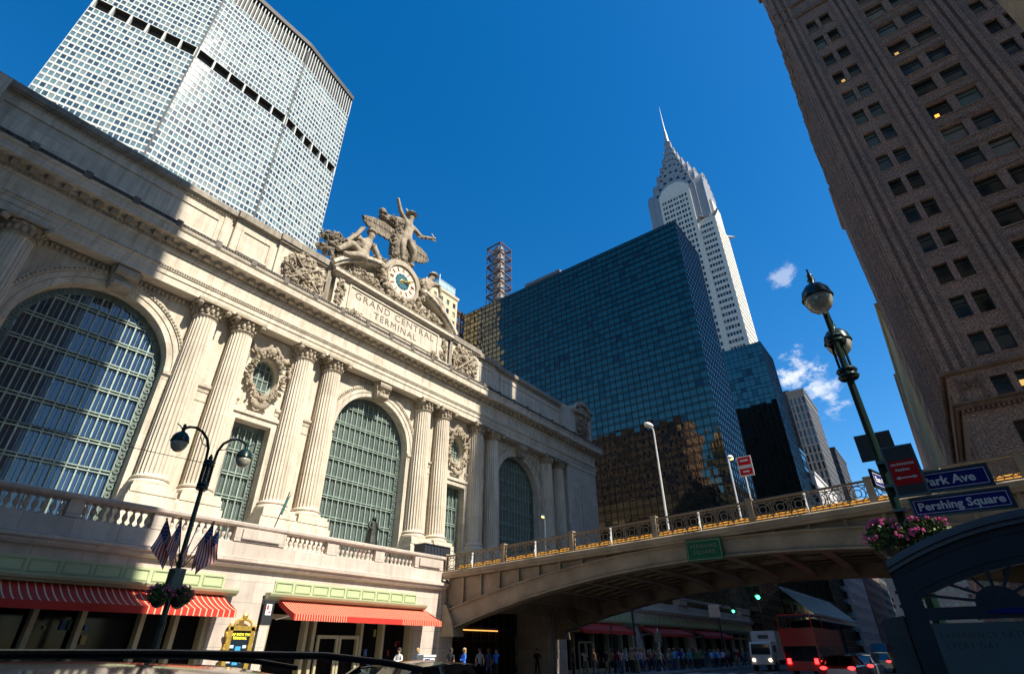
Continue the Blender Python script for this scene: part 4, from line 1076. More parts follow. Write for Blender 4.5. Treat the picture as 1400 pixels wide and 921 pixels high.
# ------------------------------------------------------------------ tall buildings
def wallgrid(thing, mb, o, u, us, zs, dep, matf, frame=True, fmat=None, rail=.72, fw=.07, styl=None):
    """us, zs: lists of (end coordinate, is_window) running from 0; a cell is a window where both flags are set"""
    u = Vector((u[0], u[1], 0)).normalized(); n = Vector((u.y, -u.x, 0)); O = Vector((o[0], o[1], 0))
    def P(a, z, d=0): return tuple(O+u*a+Vector((0, 0, z))-n*d)
    zp = zs[0]
    for (z, fz) in zs[1]:
        up_ = 0
        runs = []
        for (a, fa) in us:
            if fa and fz:
                if runs: mb.poly([P(runs[0], zp), P(up_, zp), P(up_, z), P(runs[0], z)]); runs = []
                mb.poly([P(up_, zp), P(a, zp), P(a, zp, dep), P(up_, zp, dep)]); mb.poly([P(up_, z, dep), P(a, z, dep), P(a, z), P(up_, z)])
                mb.poly([P(up_, zp), P(up_, zp, dep), P(up_, z, dep), P(up_, z)]); mb.poly([P(a, zp, dep), P(a, zp), P(a, z), P(a, z, dep)])
                add_window(thing, [P(up_, zp, dep), P(a, zp, dep), P(a, z, dep), P(up_, z, dep)], tuple(n), matf(), frame, fmat, fw, rail)
            elif not runs: runs = [up_]
            up_ = a
        if runs: mb.poly([P(runs[0], zp), P(up_, zp), P(up_, z), P(runs[0], z)])
        zp = z
def chooser(mats, wts, seed):
    R = random.Random(seed); return lambda: R.choices(mats, wts)[0]
TW1 = glassy('tower_glass_teal', (.12, .19, .20), .05, .9, scale=.1)
TW2 = glassy('tower_glass_dark', (.045, .08, .10), .05, 1.0)
TW3 = glassy('tower_glass_pale', (.21, .25, .24), .06, .9)
# octagonal white office tower
ML = empty('office_tower', (38, 185, 0), 'huge white precast office tower with a dense window grid and folded front', 'office tower')
PT = [(-10, 169.4), (19.9, 159.4), (56.3, 159.6), (85.5, 166.3)]
w = MB(); v_ = MB(); fn = MB(); sm = MB()
visML = lambda x, y, z: z > 95
for i in range(3):
    a, b = Vector(PT[i]), Vector(PT[i+1]); L = (b-a).length; u = (b-a)/L; n = Vector((u.y, -u.x)); nu = round(L/1.47); pu = L/nu
    for (z0, nz) in ((74.6, 40), (193.6, 13)):
        facade(ML, w, a, u, z0, 2.85, nu, nz, pu, pu*.80, 1.95, .45, .14, [TW1, TW2, TW3, GLASSB], seed=i+int(z0), wgt=[6, 5, 2, 2])
    q0, q1 = a-n*2.4, b-n*2.4
    v_.poly([(q0.x, q0.y, 188.6), (q1.x, q1.y, 188.6), (q1.x, q1.y, 193.6), (q0.x, q0.y, 193.6)])
    v_.poly([(a.x, a.y, 188.6), (b.x, b.y, 188.6), (q1.x, q1.y, 188.6), (q0.x, q0.y, 188.6)]); v_.poly([(a.x, a.y, 193.6), (q0.x, q0.y, 193.6), (q1.x, q1.y, 193.6), (b.x, b.y, 193.6)])
    for k in range(7):
        c = a+u*(L*(k+.0)/6*.98+.3)-n*1.0; w.obox((c.x, c.y, 191.1), (u.x, u.y, 0), (n.x, n.y, 0), (0, 0, 1), .32, 1.0, 2.5)
    q0, q1 = a-n*1.2, b-n*1.2
    v_.poly([(q0.x, q0.y, 230.6), (q1.x, q1.y, 230.6), (q1.x, q1.y, 243), (q0.x, q0.y, 243)])
    for k in range(nu+1):
        c = a+u*(pu*k)-n*.3; fn.obox((c.x, c.y, 236.8), (u.x, u.y, 0), (n.x, n.y, 0), (0, 0, 1), .2, .3, 6.3)
    for z, h in ((73, 1.6), ): w.obox(((a.x+b.x)/2, (a.y+b.y)/2, z), (u.x, u.y, 0), (n.x, n.y, 0), (0, 0, 1), L/2, .2, h)
    m_ = (a+b)/2-n*.5
    sm.obox((m_.x, m_.y, 244.6), (u.x, u.y, 0), (n.x, n.y, 0), (0, 0, 1), L/2+.3, 1.1, 1.3)
for p in PT[1:3]: v_.box(p[0]-.28, p[1]-.06, 74, p[0]+.28, p[1]+.5, 240)
back = [(-10, 169.4), (-10, 198), (20, 208), (56, 208), (85.5, 201), (85.5, 166.3)]
for i in range(5):
    a, b = back[i], back[i+1]; w.poly([(a[0], a[1], 0), (b[0], b[1], 0), (b[0], b[1], 245.8), (a[0], a[1], 245.8)])
w.poly([(x, y, 245.8) for x, y in [PT[0], PT[1], PT[2], PT[3], back[4], back[3], back[2], back[1]]])
for i in range(3):
    a, b = PT[i], PT[i+1]; w.poly([(a[0], a[1]+1, 0), (b[0], b[1]+1, 0), (b[0], b[1]+1, 74), (a[0], a[1]+1, 74)])
w.build('wall', PRECAST, ML); v_.build('louvre_band', DARKVOID, ML); fn.build('roof_fins', PRECAST, ML); sm.build('roof_cap', DARKVOID, ML)
flush_windows(ML, 100, visML)
# black mirror glass tower
HY = empty('glass_tower', (108, 60, 0), 'dark teal mirror glass tower with a black mullion grid beside the station', 'glass tower')
curtain(HY, (100.3, 95), (0, -1), 0, 91.6, 68.6, 1.45, [1.4, .35, 1.2, .35], 'glass_wall', HGLASS, seed=3)
curtain(HY, (100.3, 26.4), (1, 0), 0, 91.6, 15.7, 1.45, [1.4, .35, 1.2, .35], 'glass_wall', HGLASS, seed=4)
b = MB(); b.box(100.5, 26.6, 0, 115.9, 94.9, 91.5); b.build('core', MULL, HY)
b = MB(); R = random.Random(3)
for i in range(20):
    y = 30+i*3; b.box(101.2, y, 91.6, 102.2, y+R.uniform(.3, 2.2), 91.6+R.choice((.3, .5, .9)))
b.box(101, 60, 91.6, 104, 72, 93.4); b.build('roof_plant', GREYC, HY)
b = MB(); b.box(99.9, 27, 13, 100.2, 33, 13.2); b.build('ledge', DKMETAL, HY)
GT = empty('glass_tower', (180, 40, 0), 'lower mirror glass tower with a black grid, in front of the spired skyscraper', 'glass tower')
curtain(GT, (172, 60), (0, -1), 0, 90.8, 33.6, 1.6, [2.4, 1.4], 'glass_wall', HGLASS2, .1, 5)
curtain(GT, (172, 26.4), (1, 0), 0, 90.8, 16, 1.6, [2.4, 1.4], 'glass_wall', HGLASS2, .1, 6)
b = MB(); b.box(172.2, 26.6, 0, 187.9, 60, 90.7); b.build('core', MULL, GT)
# slanted glass canopy between them
GC = empty('glass_canopy', (140, 24, 0), 'long slanted dark glass canopy over the pavement east of the glass tower', 'canopy')
b = MB(); b.prism([(26.3, 11.8), (21.7, 7.4), (21.7, 6.6), (26.3, 6.2)], 0, 116.6, 165); b.build('glass_box', HGLASS2, GC)
b = MB()
for i in range(17): x = 116.6+i*3.02; b.bar((x, 26.3, 11.84), (x, 21.66, 7.44), .1)
b.bar((116.6, 21.62, 7.42), (165, 21.62, 7.42), .22); b.bar((116.6, 26.3, 11.9), (165, 26.3, 11.9), .2); b.bar((116.6, 21.62, 6.6), (165, 21.62, 6.6), .3); b.build('canopy_frame', WHITEM, GC)
b = MB(); b.box(116.5, 26.6, 0, 171.5, 60, 12.4); b.build('back_wall', DGREY, GC)
# spired skyscraper
CH = empty('spired_skyscraper', (230, 54.8, 0), 'white brick skyscraper with a stepped steel sunburst crown and needle spire', 'skyscraper')
w = MB(); X0, X1, Ya, Yb = 219.0, 241.0, 37.8, 71.8
mt = chooser([GLASSD, GLASSB, GBRICK], [4, 2, 1], 4)
# west face: corner blocks with banded windows, central bay with paired windows
def rows(z0, z1, pitch, wh, sill):
    L = []; z = z0
    while z+pitch < z1: L += [(z+sill, 0), (z+sill+wh, 1), (z+pitch, 0)]; z += pitch
    L.append((z1, 0)); return (z0, L)
RZ = rows(0, 190, 3.55, 1.75, .9)
def corner_us(L, s): # banded
    us = [(s, 0)]; a = s; k = 0; R = random.Random(3)
    while a+1.3 < L-s: us += [(a+1.05, 1), (a+1.3, 0)]; a += 1.3
    us.append((L, 0)); return us
wallgrid(CH, w, (X0, 46.4), (0, -1), corner_us(8.6, .55), RZ, .25, mt, False)
wallgrid(CH, w, (X0, Yb), (0, -1), corner_us(8.6, .55), RZ, .25, mt, False)
RZ2 = rows(0, 217.5, 3.55, 2.0, .8)
cu = [(1.2, 0)]; a = 1.2
for i in range(5): cu += [(a+1.1, 1), (a+1.4, 0), (a+2.5, 1), (a+3.15, 0)]; a += 3.15
cu = [c for c in cu if c[0] < 16.2]+[(16.8, 0)]
wallgrid(CH, w, (X0-.9, 63.2), (0, -1), cu, RZ2, .35, mt, False)
ch_us = [(.6, 0)]; a = .6
while a+2.0 < 22: ch_us += [(a+1.15, 1), (a+2.0, 0)]; a += 2.0
ch_us.append((22, 0))
wallgrid(CH, w, (X0, Ya), (1, 0), ch_us, RZ, .35, mt, False)
w.box(X0, 46.4, 190, X0+.1, 46.5, 190.1)
w.box(X0+.35, Ya+.35, 0, X1-.35, Yb-.35, 190); w.poly([(X1, Ya, 0), (X1, Yb, 0), (X1, Yb, 190), (X1, Ya, 190)])
w.box(X0-.5, 46.6, 0, X1, 63.0, 214); w.box(X0+.4, 46.4, 0, X1-.4, 46.55, 190)
w.poly([(X0-.9, 46.4, 0), (X0+.4, 46.4, 0), (X0+.4, 46.4, 214), (X0-.9, 46.4, 214)]); w.poly([(X0-.9, 63.2, 0), (X0+.4, 63.2, 0), (X0+.4, 63.2, 214), (X0-.9, 63.2, 214)])
w.box(X0+2, Ya+2, 190, X1-2, Yb-2, 214); w.box(X0, Ya, 190, X0+2.4, Ya+2.4, 192.5); w.box(X0+4, Ya+.2, 190, X1-4, Yb-.2, 205)
w.prism([(46.4, 213.9)]+[(54.8+8.4*cos(pi-i*pi/16), 214+8.8*sin(i*pi/16)) for i in range(17)]+[(63.2, 213.9)], 0, X0-.86, X0+3)
w.build('wall', WBRICK, CH)
c = MB(); cx_, cy_ = 230.0, 54.8; tri = MB()
tiers = [(9.9, 229, 10.9, 207, 15.5), (8.4, 236, 9.0, 216, 12.0), (6.7, 243, 7.0, 226, 9.2), (5.0, 249, 5.2, 234, 6.6), (3.5, 255, 3.8, 242, 4.6), (2.3, 261, 2.6, 249, 3.1), (1.35, 268, 1.5, 256, 1.8)]
for (a, top, ex_, zb, ey_) in tiers:
    hh = a*1.45; sp = top-hh
    for ax, half, e_ in ((0, a*1.15, ex_), (1, a*.98, ey_)):
        pts = [(-half, zb-14)]+[(half*cos(pi-i*pi/18), sp+hh*sin(i*pi/18)) for i in range(19)]+[(half, zb-14)]
        if ax == 0: c.prism([(cy_+p, z) for p, z in pts], 0, cx_-e_, cx_+e_)
        else: c.prism([(cx_+p, z) for p, z in pts], 1, cy_-e_, cy_+e_)
        for s in (-1, 1):
            for k in range(7):
                t = radians(22+k*22.7); r = 1.02
                q = (half*.80*cos(t), sp+hh*.80*sin(t)); q2 = (half*.97*cos(t), sp+hh*.97*sin(t)); wd = half*.12
                tp = Vector((q2[0], q2[1])); bp = Vector((q[0], q[1])); d_ = (tp-bp).normalized(); nn = Vector((-d_.y, d_.x))*wd
                tr = [bp+nn, bp-nn, tp]
                tb = MB() if s < 0 else tri
                if ax == 0: X = cx_+s*(e_+.06); tb.poly([(X, cy_+p.x, p.y) for p in tr])
                else: Y = cy_+s*(e_+.06); tb.poly([(cx_+p.x, Y, p.y) for p in tr])
                if s < 0: tb.build('triangular_window', GLASSD, CH)
        rim = [(half*cos(pi-i*pi/18), sp+hh*sin(i*pi/18)) for i in range(19)]
        for s in (-1, 1):
            if ax == 0: c.tube([(cx_+s*(e_+.02), cy_+p, z) for p, z in rim], .16, 5)
            else: c.tube([(cx_+p, cy_+s*(e_+.02), z) for p, z in rim], .16, 5)
c.build('steel_crown', CROWN, CH); tri.build('triangular_window', GLASSD, CH, kind='stuff')
c = MB(); c.lathe([(1.9, 256), (1.3, 267), (.85, 276), (.4, 281), (.22, 290), (.05, 302.3)], (cx_, cy_, 0), 10); c.build('spire', CROWN, CH)
for (x, y, s1, s2) in ((X0, Ya, -1, -1), (X1, Ya, 1, -1), (X0, 46.4, -1, -1)):
    c = MB(); d = Vector((s1, s2, .15)).normalized(); p = Vector((x, y, 191)); c.tube([tuple(p-d*1), tuple(p+d*1.6), tuple(p+d*3.0)], [.9, .75, .35], 8); c.ball(tuple(p+d*3.1+Vector((0, 0, .2))), .6, .6, .55, 8, 5); c.tube([tuple(p+d*3.4), tuple(p+d*4.0-Vector((0, 0, .3)))], [.3, .08], 5)
    c.build('eagle_gargoyle', CROWN, CH)
flush_windows(CH, 100, lambda x, y, z: z > 118)
# other towers behind
def tower(name, label, x0, x1, y0, y1, h, wmat, wins, faces='WS', pu=2.4, zh=3.6, ww=1.3, wh=1.9, z0=0, cat='building', keep=40, vis=None, corn=True, wts=None, seed=1, trim=None, grp=None, dep=.25):
    e = empty(name, ((x0+x1)/2, (y0+y1)/2, 0), label, cat, grp)
    w = MB(); nz = max(1, int((h-z0-1)/zh))
    F_ = {'W': ((x0, y1), (0, -1), y1-y0), 'S': ((x0, y0), (1, 0), x1-x0), 'N': ((x1, y1), (-1, 0), x1-x0), 'E': ((x1, y0), (0, 1), y1-y0)}
    for k in 'WSNE':
        o, u, L = F_[k]; a = Vector((o[0], o[1])); b = a+Vector(u)*L
        if k in faces:
            nu = max(1, round(L/pu)); facade(e, w, o, u, z0, zh, nu, nz, L/nu, min(ww, L/nu*.8), wh, (zh-wh)*.55, dep, wins, seed=seed+ord(k), wgt=wts)
            zz = z0+nz*zh; w.poly([(a.x, a.y, zz), (b.x, b.y, zz), (b.x, b.y, h), (a.x, a.y, h)])
            if z0: w.poly([(a.x, a.y, 0), (b.x, b.y, 0), (b.x, b.y, z0), (a.x, a.y, z0)])
        else: w.poly([(a.x, a.y, 0), (b.x, b.y, 0), (b.x, b.y, h), (a.x, a.y, h)])
    w.poly([(x0, y0, h), (x1, y0, h), (x1, y1, h), (x0, y1, h)]); w.build('wall', wmat, e)
    if corn:
        m = MB(); moulding(m, [(x0, y0), (x1, y0), (x1, y1), (x0, y1)], [(-.3, h-1.1), (.05, h-1.1), (.3, h-.8), (.4, h-.3), (.4, h+.1), (-.6, h+.1)], True); m.build('cornice', trim or wmat, e)
    if e.name in WINQ: flush_windows(e, keep, vis)
    return e
tower('office_slab', 'dark grey ribbed office slab rising behind the lower glass tower', 245, 275, 26.4, 33, 100.5, GREYC, [GLASSD, GLASSB], pu=1.5, ww=.8, wh=3.0, seed=2, vis=lambda x, y, z: z > 55)
tower('office_slab', 'dark slab with plain side wall just left of the ribbed grey slab', 262, 285, 34.4, 42, 108, DGREY, [GLASSD], pu=2.4, seed=4, keep=20)
tower('office_slab', 'small dark office block at the far end of the street, rightmost', 297, 330, 26.4, 30.5, 88, DGREY, [GLASSD, GLASSB], pu=1.7, ww=1.0, wh=1.9, seed=6, vis=lambda x, y, z: z > 60)
tower('glass_block', 'pale blue-grey glass block between the lower glass tower and the white classical building', 188.6, 203, 27.6, 45, 60, HGLASS2, [GLASSB], pu=1.6, ww=1.2, wh=2.6, seed=8, keep=10)
tower('classical_building', 'white stone classical building with a cornice, its front in bright sun', 203.6, 244, 26.4, 50, 54, stone('white_stone', (.66, .64, .60), 1.5, .8), [GLASSD, GLASSB], pu=2.6, ww=1.3, wh=2.1, seed=9, keep=60)
tower('apartment_block', 'cream brick block with ochre window panels behind the pediment', 88, 102.3, 100, 122, 101, CREAMB, [GLASSB, GLASSF, TAN], pu=2.9, zh=3.3, ww=1.2, wh=1.8, seed=11, vis=lambda x, y, z: z > 70)
e = empty('rooftop_glasshouse', (98, 104, 101), 'pale glass enclosure on the roof of the cream brick block', 'roof structure')
b = MB(); b.box(94.5, 101, 101.1, 101.8, 108, 105.2); b.build('glass_box', glassy('pale_glass', (.35, .52, .58), .15), e)
b = MB()
for i in range(6): x = 94.5+i*1.46; b.bar((x, 100.95, 101.1), (x, 100.95, 105.3), .12)
for z in (101.2, 103.1, 105.2): b.bar((94.5, 100.93, z), (101.8, 100.93, z), .12)
b.bar((94.6, 101, 105.2), (94.6, 101, 107), .25); b.build('frame', WHITEM, e)
tower('brick_tower', 'narrow dark brown brick tower with bright blue windows beside the cream block', 102.4, 110, 101, 122, 97.5, brick('dark_brick', (.09, .06, .05), (.07, .05, .045)), [emis('sky_blue_glass', (.02, .12, .30), .0), GLASSB], faces='S', pu=3.0, zh=3.2, ww=1.4, wh=2.0, seed=13, vis=lambda x, y, z: z > 70)
# steel lattice exhaust stack
XS = empty('exhaust_stack', (109.5, 88.5, 91.6), 'round steel exhaust stack in a rusty lattice cage on the glass tower roof', 'chimney')
b = MB(); b.lathe([(1.9, 91.6), (1.9, 119.5), (1.6, 119.8), (1.6, 121.0)], (109.5, 88.5, 0), 16)
for k in range(7): z = 95+k*4; b.lathe([(1.9, z), (2.05, z+.1), (2.05, z+.5), (1.9, z+.6)], (109.5, 88.5, 0), 16)
b.build('flue', plain('dull_steel', (.22, .21, .20), .6, .3, .3, .6), XS)
b = MB(); h = 2.9; cs = [(109.5+sx*h, 88.5+sy*h) for sx, sy in ((-1, -1), (1, -1), (1, 1), (-1, 1))]
for (x, y) in cs: b.bar((x, y, 91.6), (x, y, 120.6), .2)
for k in range(8):
    z = 92.6+k*4
    for i in range(4):
        p, q = cs[i], cs[(i+1) % 4]; b.bar((p[0], p[1], z), (q[0], q[1], z), .38)
        if k < 7:
            b.bar((p[0], p[1], z), (q[0], q[1], z+4), .13); b.bar((q[0], q[1], z), (p[0], p[1], z+4), .13)
        b.bar((p[0], p[1], z), (109.5, 88.5, z-1.2), .16)
b.build('lattice_cage', plain('rusty_steel', (.12, .055, .035), .7, .2, .3, 2), XS)
# brown brick tower at the right
PB = empty('brick_tower', (68, -30, 0), 'tall rough brown brick tower with paired windows at the near corner of the street', 'building')
w = MB(); H1, H2 = 86.5, 79.5
pat = []; y = 2.45
us = [(2.45, 0)]
def addw(ws):
    global y
    for (g, ln) in ws: us.append((y+g, 0)) if g else None; us.append((y+g+ln, 1)); y += g+ln
while y < 60:
    addw([(0, 1.05), (.40, 1.05)]); us.append((y+2.8, 0)); y += 2.8
    addw([(0, 1.70), (.60, 1.70)]); us.append((y+3.0, 0)); y += 3.0
us.append((y+1.0, 0)); LW = y+1.0
zl = []
z = 21.1
zl += [(3.4, 0), (7.5, 1), (11.6, 0), (15.8, 1), (17.45, 0), (19.35, 1), (21.15, 0)]
for k in range(14): zl += [(23.15+3.405*k, 1), (23.15+3.405*k+1.405, 0)]
zl += [(73.0, 0), (75, 1), (76.5, 0), (78.5, 1), (79.0, 0), (82, 1), (H1, 0)]
mtp = chooser([GLASSD, GLASSB, GLASSF, BLIND], [7, 4, 2, 1], 8)
TEAL = plain('dark_green_sash', (.012, .03, .028), .5)
wallgrid(PB, w, (50.5, -4.5), (0, -1), us, (0, zl), .42, mtp, 'sash', TEAL, .72, .09)
nus = [(1.5, 0)]; a = 1.5
while a < 33: nus += [(a+1.1, 1), (a+1.6, 0), (a+2.7, 1), (a+4.4, 0)]; a += 4.4
nus = [n_ for n_ in nus if n_[0] < 35]+[(35.5, 0)]
zn = [t for t in zl if t[0] < H2-1]+[(H2, 0)]
wallgrid(PB, w, (86, -4.5), (-1, 0), nus, (0, zn), .3, mtp, 'sash', TEAL, .72, .09)
w.poly([(50.5, -4.5, H2), (57, -4.5, H2), (57, -4.5, H1), (50.5, -4.5, H1)])
w.poly([(57, -4.5, H2), (57, -4.5-LW, H2), (57, -4.5-LW, H1), (57, -4.5, H1)])
w.poly([(50.5, -4.5, H1), (57, -4.5, H1), (57, -4.5-LW, H1), (50.5, -4.5-LW, H1)])
w.poly([(57, -4.5, H2), (86, -4.5, H2), (86, -4.5-LW, H2), (57, -4.5-LW, H2)])
w.poly([(86, -4.5, 0), (86, -4.5-LW, 0), (86, -4.5-LW, H2), (86, -4.5, H2)]); w.poly([(50.5, -4.5-LW, 0), (86, -4.5-LW, 0), (86, -4.5-LW, H1), (50.5, -4.5-LW, H1)])
w.build('wall', BRICKP, PB)
p = MB()
yy = 2.45
starts = []
acc = 0
y0 = 2.45
while y0 < 60:
    e0 = y0+2.5; s1 = e0+2.8
    for (q, r_) in ((e0+.55, e0+.95), (e0+1.2, e0+1.6), (e0+1.85, e0+2.25)): p.box(50.5-.16, -4.5-q, 20.2, 50.51, -4.5-r_, H1-.5)
    e1 = s1+4.0
    for (q, r_) in ((e1+.6, e1+1.0), (e1+1.3, e1+1.7), (e1+2.0, e1+2.4)): p.box(50.5-.16, -4.5-q, 20.2, 50.51, -4.5-r_, H1-.5)
    for k in range(14):
        z = 23.15+3.405*k; p.box(50.5-.08, -4.5-(s1-.15), z+.22, 50.51, -4.5-(s1+4.15), z+.34)
        for i in range(22): p.box(50.5-.13, -4.5-(s1+i*.19), z+.34, 50.51, -4.5-(s1+i*.19+.1), z+.47)
        p.box(50.5-.1, -4.5-(s1-.05), z-2.16, 50.51, -4.5-(s1+4.05), z-2.02)
        p.box(50.5-.06, -4.5-(y0-.1), z-2.12, 50.51, -4.5-(y0+2.6), z-2.02)
    y0 = s1+7.0
for (q, r_) in ((.0, .45), (.75, 1.15), (1.5, 1.85)): p.box(50.5-.18, -4.5-q, 20.2, 50.51, -4.5-r_, H1-.5)
a = .0
while a < 34:
    p.box(50.5+a, -4.51, 20.2, 50.5+a+.5, -4.5+.18, H2-.3); p.box(50.5+a+3.0, -4.51, 20.2, 50.5+a+3.35, -4.5+.13, H2-.3); a += 4.4
p.build('brick_pilasters', BRICKP, PB)
t = MB()
for (z0, z1, o) in ((20.1, 20.35, .35), (17.5, 17.72, .42), (17.2, 17.48, .28), (69.2, 69.6, .25), (71.6, 71.9, .25), (H1-1, H1-.4, .4)):
    moulding(t, [(50.5, -4.5-LW), (50.5, -4.5), (86 if z1 < H2 else 57, -4.5)][::-1], [(-.05, z0), (o*.6, z0), (o, (z0+z1)/2), (o, z1), (-.05, z1+.06)])
for i in range(200): t.box(50.5-.26, -4.5-i*.3, 16.95, 50.5, -4.5-i*.3-.16, 17.18)
y0 = .9
for i in range(8):
    carving(t, 0, 0, 0, 0, 0, 0, 1)
    c_ = -4.5-1.2-i*8.1
    for k in range(16):
        an = pi*k/8; t.ball((50.38, c_+.35*cos(an)+(.4 if k % 2 else -.4), 19.1+.3*sin(an)), .07, .13, .13, 5, 4)
    t.box(50.36, c_-.75, 17.9, 50.51, c_-.65, 19.8); t.box(50.36, c_+.65, 17.9, 50.51, c_+.75, 19.8)
t.build('terracotta_trim', TRIMP, PB)
for i in range(6):
    t = MB(); c_ = -4.5-4.2-i*6.1
    annulus_pts = [(50.42, c_+2.1*cos(pi*k/14), 11.2+2.6*sin(pi*k/14)) for k in range(15)]
    t.tube(annulus_pts, .2, 6); t.tube([(q[0]-.05, c_+(q[1]-c_)*1.2, 11.2+(q[2]-11.2)*1.18) for q in annulus_pts], .12, 6)
    for s in (-1, 1): t.box(50.25, c_+s*2.1-.2, 0, 50.5, c_+s*2.1+.2, 11.2)
    t.build('ground_floor_arch', TRIMP, PB)
lt = MB(); R = random.Random(12)
for k in range(7):
    kk = R.randrange(0, 13); col = R.choice((7.75+.3, 8.5+.3, 7.75, 13.6, 2.7, 3.9)); z = 23.15+3.405*kk-1.5
    yb = -4.5-col-.35; lt.box(50.86, yb, z, 50.9, yb-.34, z+.12); lt.box(50.86, yb, z+.22, 50.9, yb-.34, z+.3)
lt.box(50.86, -8.2, 18.3, 50.9, -8.9, 18.75)
lt.build('ceiling_lights', WARM, PB)
flush_windows(PB, 100, lambda x, y, z: x < 50.95 and y > -26)
tower('stone_building', 'lower brown brick building behind the rough brown tower', 86.1, 97.5, -60, -4.5, 70.5, BRICKP, [GLASSD], faces='N', seed=21, keep=20)
tower('bank_building', 'golden limestone bank building with tall fluted piers beyond the brown tower', 97.6, 150, -60, -4.4, 52.5, GOLDST, [GLASSD, DARKVOID], faces='NW', pu=2.2, ww=1.0, zh=7.5, wh=6.8, seed=22, keep=40, trim=GOLDST)
tower('office_block', 'dark brick office block past the golden bank building', 150.2, 330, -60, -4.5, 60, BRICKP, [GLASSD], faces='N', pu=3, seed=23, keep=10)
tower('far_building', 'brown block closing the far end of the street', 430, 460, -30, 48, 58, BRICKP, [GLASSD, BLIND], faces='W', pu=4, zh=3.8, ww=2, seed=41, keep=20)
tower('brick_block', 'brown brick block past the white classical building, on the street line', 244.2, 296, 26.0, 50, 44, BRICKP, [GLASSD], faces='SW', pu=3.2, seed=42, keep=20)
mb = MB(); mb.box(59, -60, 79.4, 85, -12.5, 99); mb.build('setback_storeys', BRICKP, PB)
# south-west corner building (beside the photographer; throws the shade over the west half of the front)
LB = tower('corner_building', 'tan brick corner building with arched base behind the photographer', -48, 13.2, -60, -5.5, 104, TAN, [GLASSD, GLASSF], faces='NE', pu=3.0, zh=3.7, ww=1.5, wh=2.1, seed=31, keep=60)
b = MB(); b.box(-40, -55, 104, 4, -14, 150); b.box(-34, -50, 150, -4, -20, 188)
for i in range(10): b.box(-34+i*3.2, -20.3, 150, -33+i*3.2, -19.8, 192)
b.build('setback_tower', TAN, LB)
TT = tower('tan_tower', 'tan brick tower with gabled spires, mirrored in the dark glass tower', -74, -50, 54, 73, 84, TAN, [GLASSD, GLASSF], faces='ES', pu=2.6, seed=33, keep=20)
b = MB()
for i in range(5):
    for j in range(4): b.lathe([(1.5, 84), (1.5, 88+((i+j) % 3)*3), (.1, 95+((i*j) % 3)*3)], (-53-i*4.6, 56+j*5, 0), 4)
b.build('spires', TAN, TT)
tower('brown_block', 'brown stone block with a stepped roof, north-west of the station', -80, -50, 84, 150, 104, BRICKP, [GLASSD], faces='ES', pu=3, seed=35, keep=10)
tower('stone_block', 'dark stone block west of the station across the side street', -75, -28, 28, 52, 66, DGREY, [GLASSD], faces='ES', pu=3, seed=36, keep=10)

# ------------------------------------------------------------------ street lamps, signs
def leaves(mb, c, rx, ry, rz, n, s, seed, lo=-1):
    R = random.Random(seed)
    for i in range(n):
        while True:
            p = Vector((R.uniform(-1, 1), R.uniform(-1, 1), R.uniform(lo, 1)))
            if .25 < p.length < 1: break
        q = Vector((c[0]+p.x*rx, c[1]+p.y*ry, c[2]+p.z*rz)); a = Vector((R.gauss(0, 1), R.gauss(0, 1), R.gauss(0, 1))).normalized(); b_ = a.cross(Vector((R.gauss(0, 1), R.gauss(0, 1), .3))).normalized()
        k = s*R.uniform(.6, 1.3); mb.poly([tuple(q-a*k), tuple(q+b_*k*.5), tuple(q+a*k), tuple(q-b_*k*.5)])
def street_lamp(loc, label):
    e = empty('street_lamp', loc, label, 'street lamp')
    b = MB(); b.lathe([(.3, .13), (.3, .35), (.2, .5), (.17, .9), (.2, 1.0), (.13, 1.2), (.115, 2.5), (.13, 2.55), (.10, 2.65), (.085, 6.9), (.07, 8.5), (.09, 8.55), (.03, 8.7)], (0, 0, 0), 14, rad=lambda a, z: 1+.05*cos(8*a)); b.build('post', BLKGRN, e, off=False)
    b = MB()
    for z in (7.3, 7.45, 8.25, 8.38): b.lathe([(.1, z-.07), (.2, z-.06), (.235, z), (.2, z+.06), (.1, z+.07)], (0, 0, 0), 16)
    for a in (0, pi/2, pi, 3*pi/2): b.tube([(.12*cos(a), .12*sin(a), 7.2), (.12*cos(a), .12*sin(a), 8.4)], .034, 6)
    b.build('collar', BLKGRN, e, off=False)
    for s in (-1, 1):
        b = MB(); pts = [(.17, 7.3), (.17, 8.5), (.2, 8.9), (.34, 9.25), (.6, 9.5), (.9, 9.6), (1.15, 9.55), (1.33, 9.42)]
        b.tube([(s*x, 0, z) for x, z in pts], .058, 8); b.tube([(s*1.33, 0, 9.36), (s*1.5, 0, 9.5), (s*1.62, 0, 9.56)], .025, 6); b.tube([(s*.25, 0, 8.95), (s*.5, 0, 9.05), (s*.62, 0, 9.3)], .02, 6)
        arm = b.build('arm', BLKGRN, e, off=False)
        b = MB(); b.lathe([(.03, 9.62), (.07, 9.55), (.05, 9.5), (.09, 9.42), (.06, 9.34), (.1, 9.28), (.2, 9.22), (.3, 9.08), (.33, 8.92), (.35, 8.88), (.33, 8.86)], (s*1.33, 0, 0), 20)
        lan = b.build('lantern', BLKGRN, e, True, off=False)
        b = MB(); b.lathe([(.31, 8.87), (.3, 8.75), (.24, 8.6), (.14, 8.5), (.03, 8.46)], (s*1.33, 0, 0), 20); b.build('glass_globe', GLOBE, lan, True, off=False)
    return e
LL = street_lamp((9.33, 22.7, 0), 'black twin-arm street lamp in front of the lit columns, hung with flags, left')
b = MB(); b.box(-.22, -.2, 3.62, .22, .2, 4.35); b.box(-.18, -.24, 3.7, .18, -.2, 4.25); b.build('control_box', BLKGRN, LL, off=False)
LR = street_lamp((14.1, .47, 0), 'black-green twin-arm street lamp with clear globes and street signs, right')
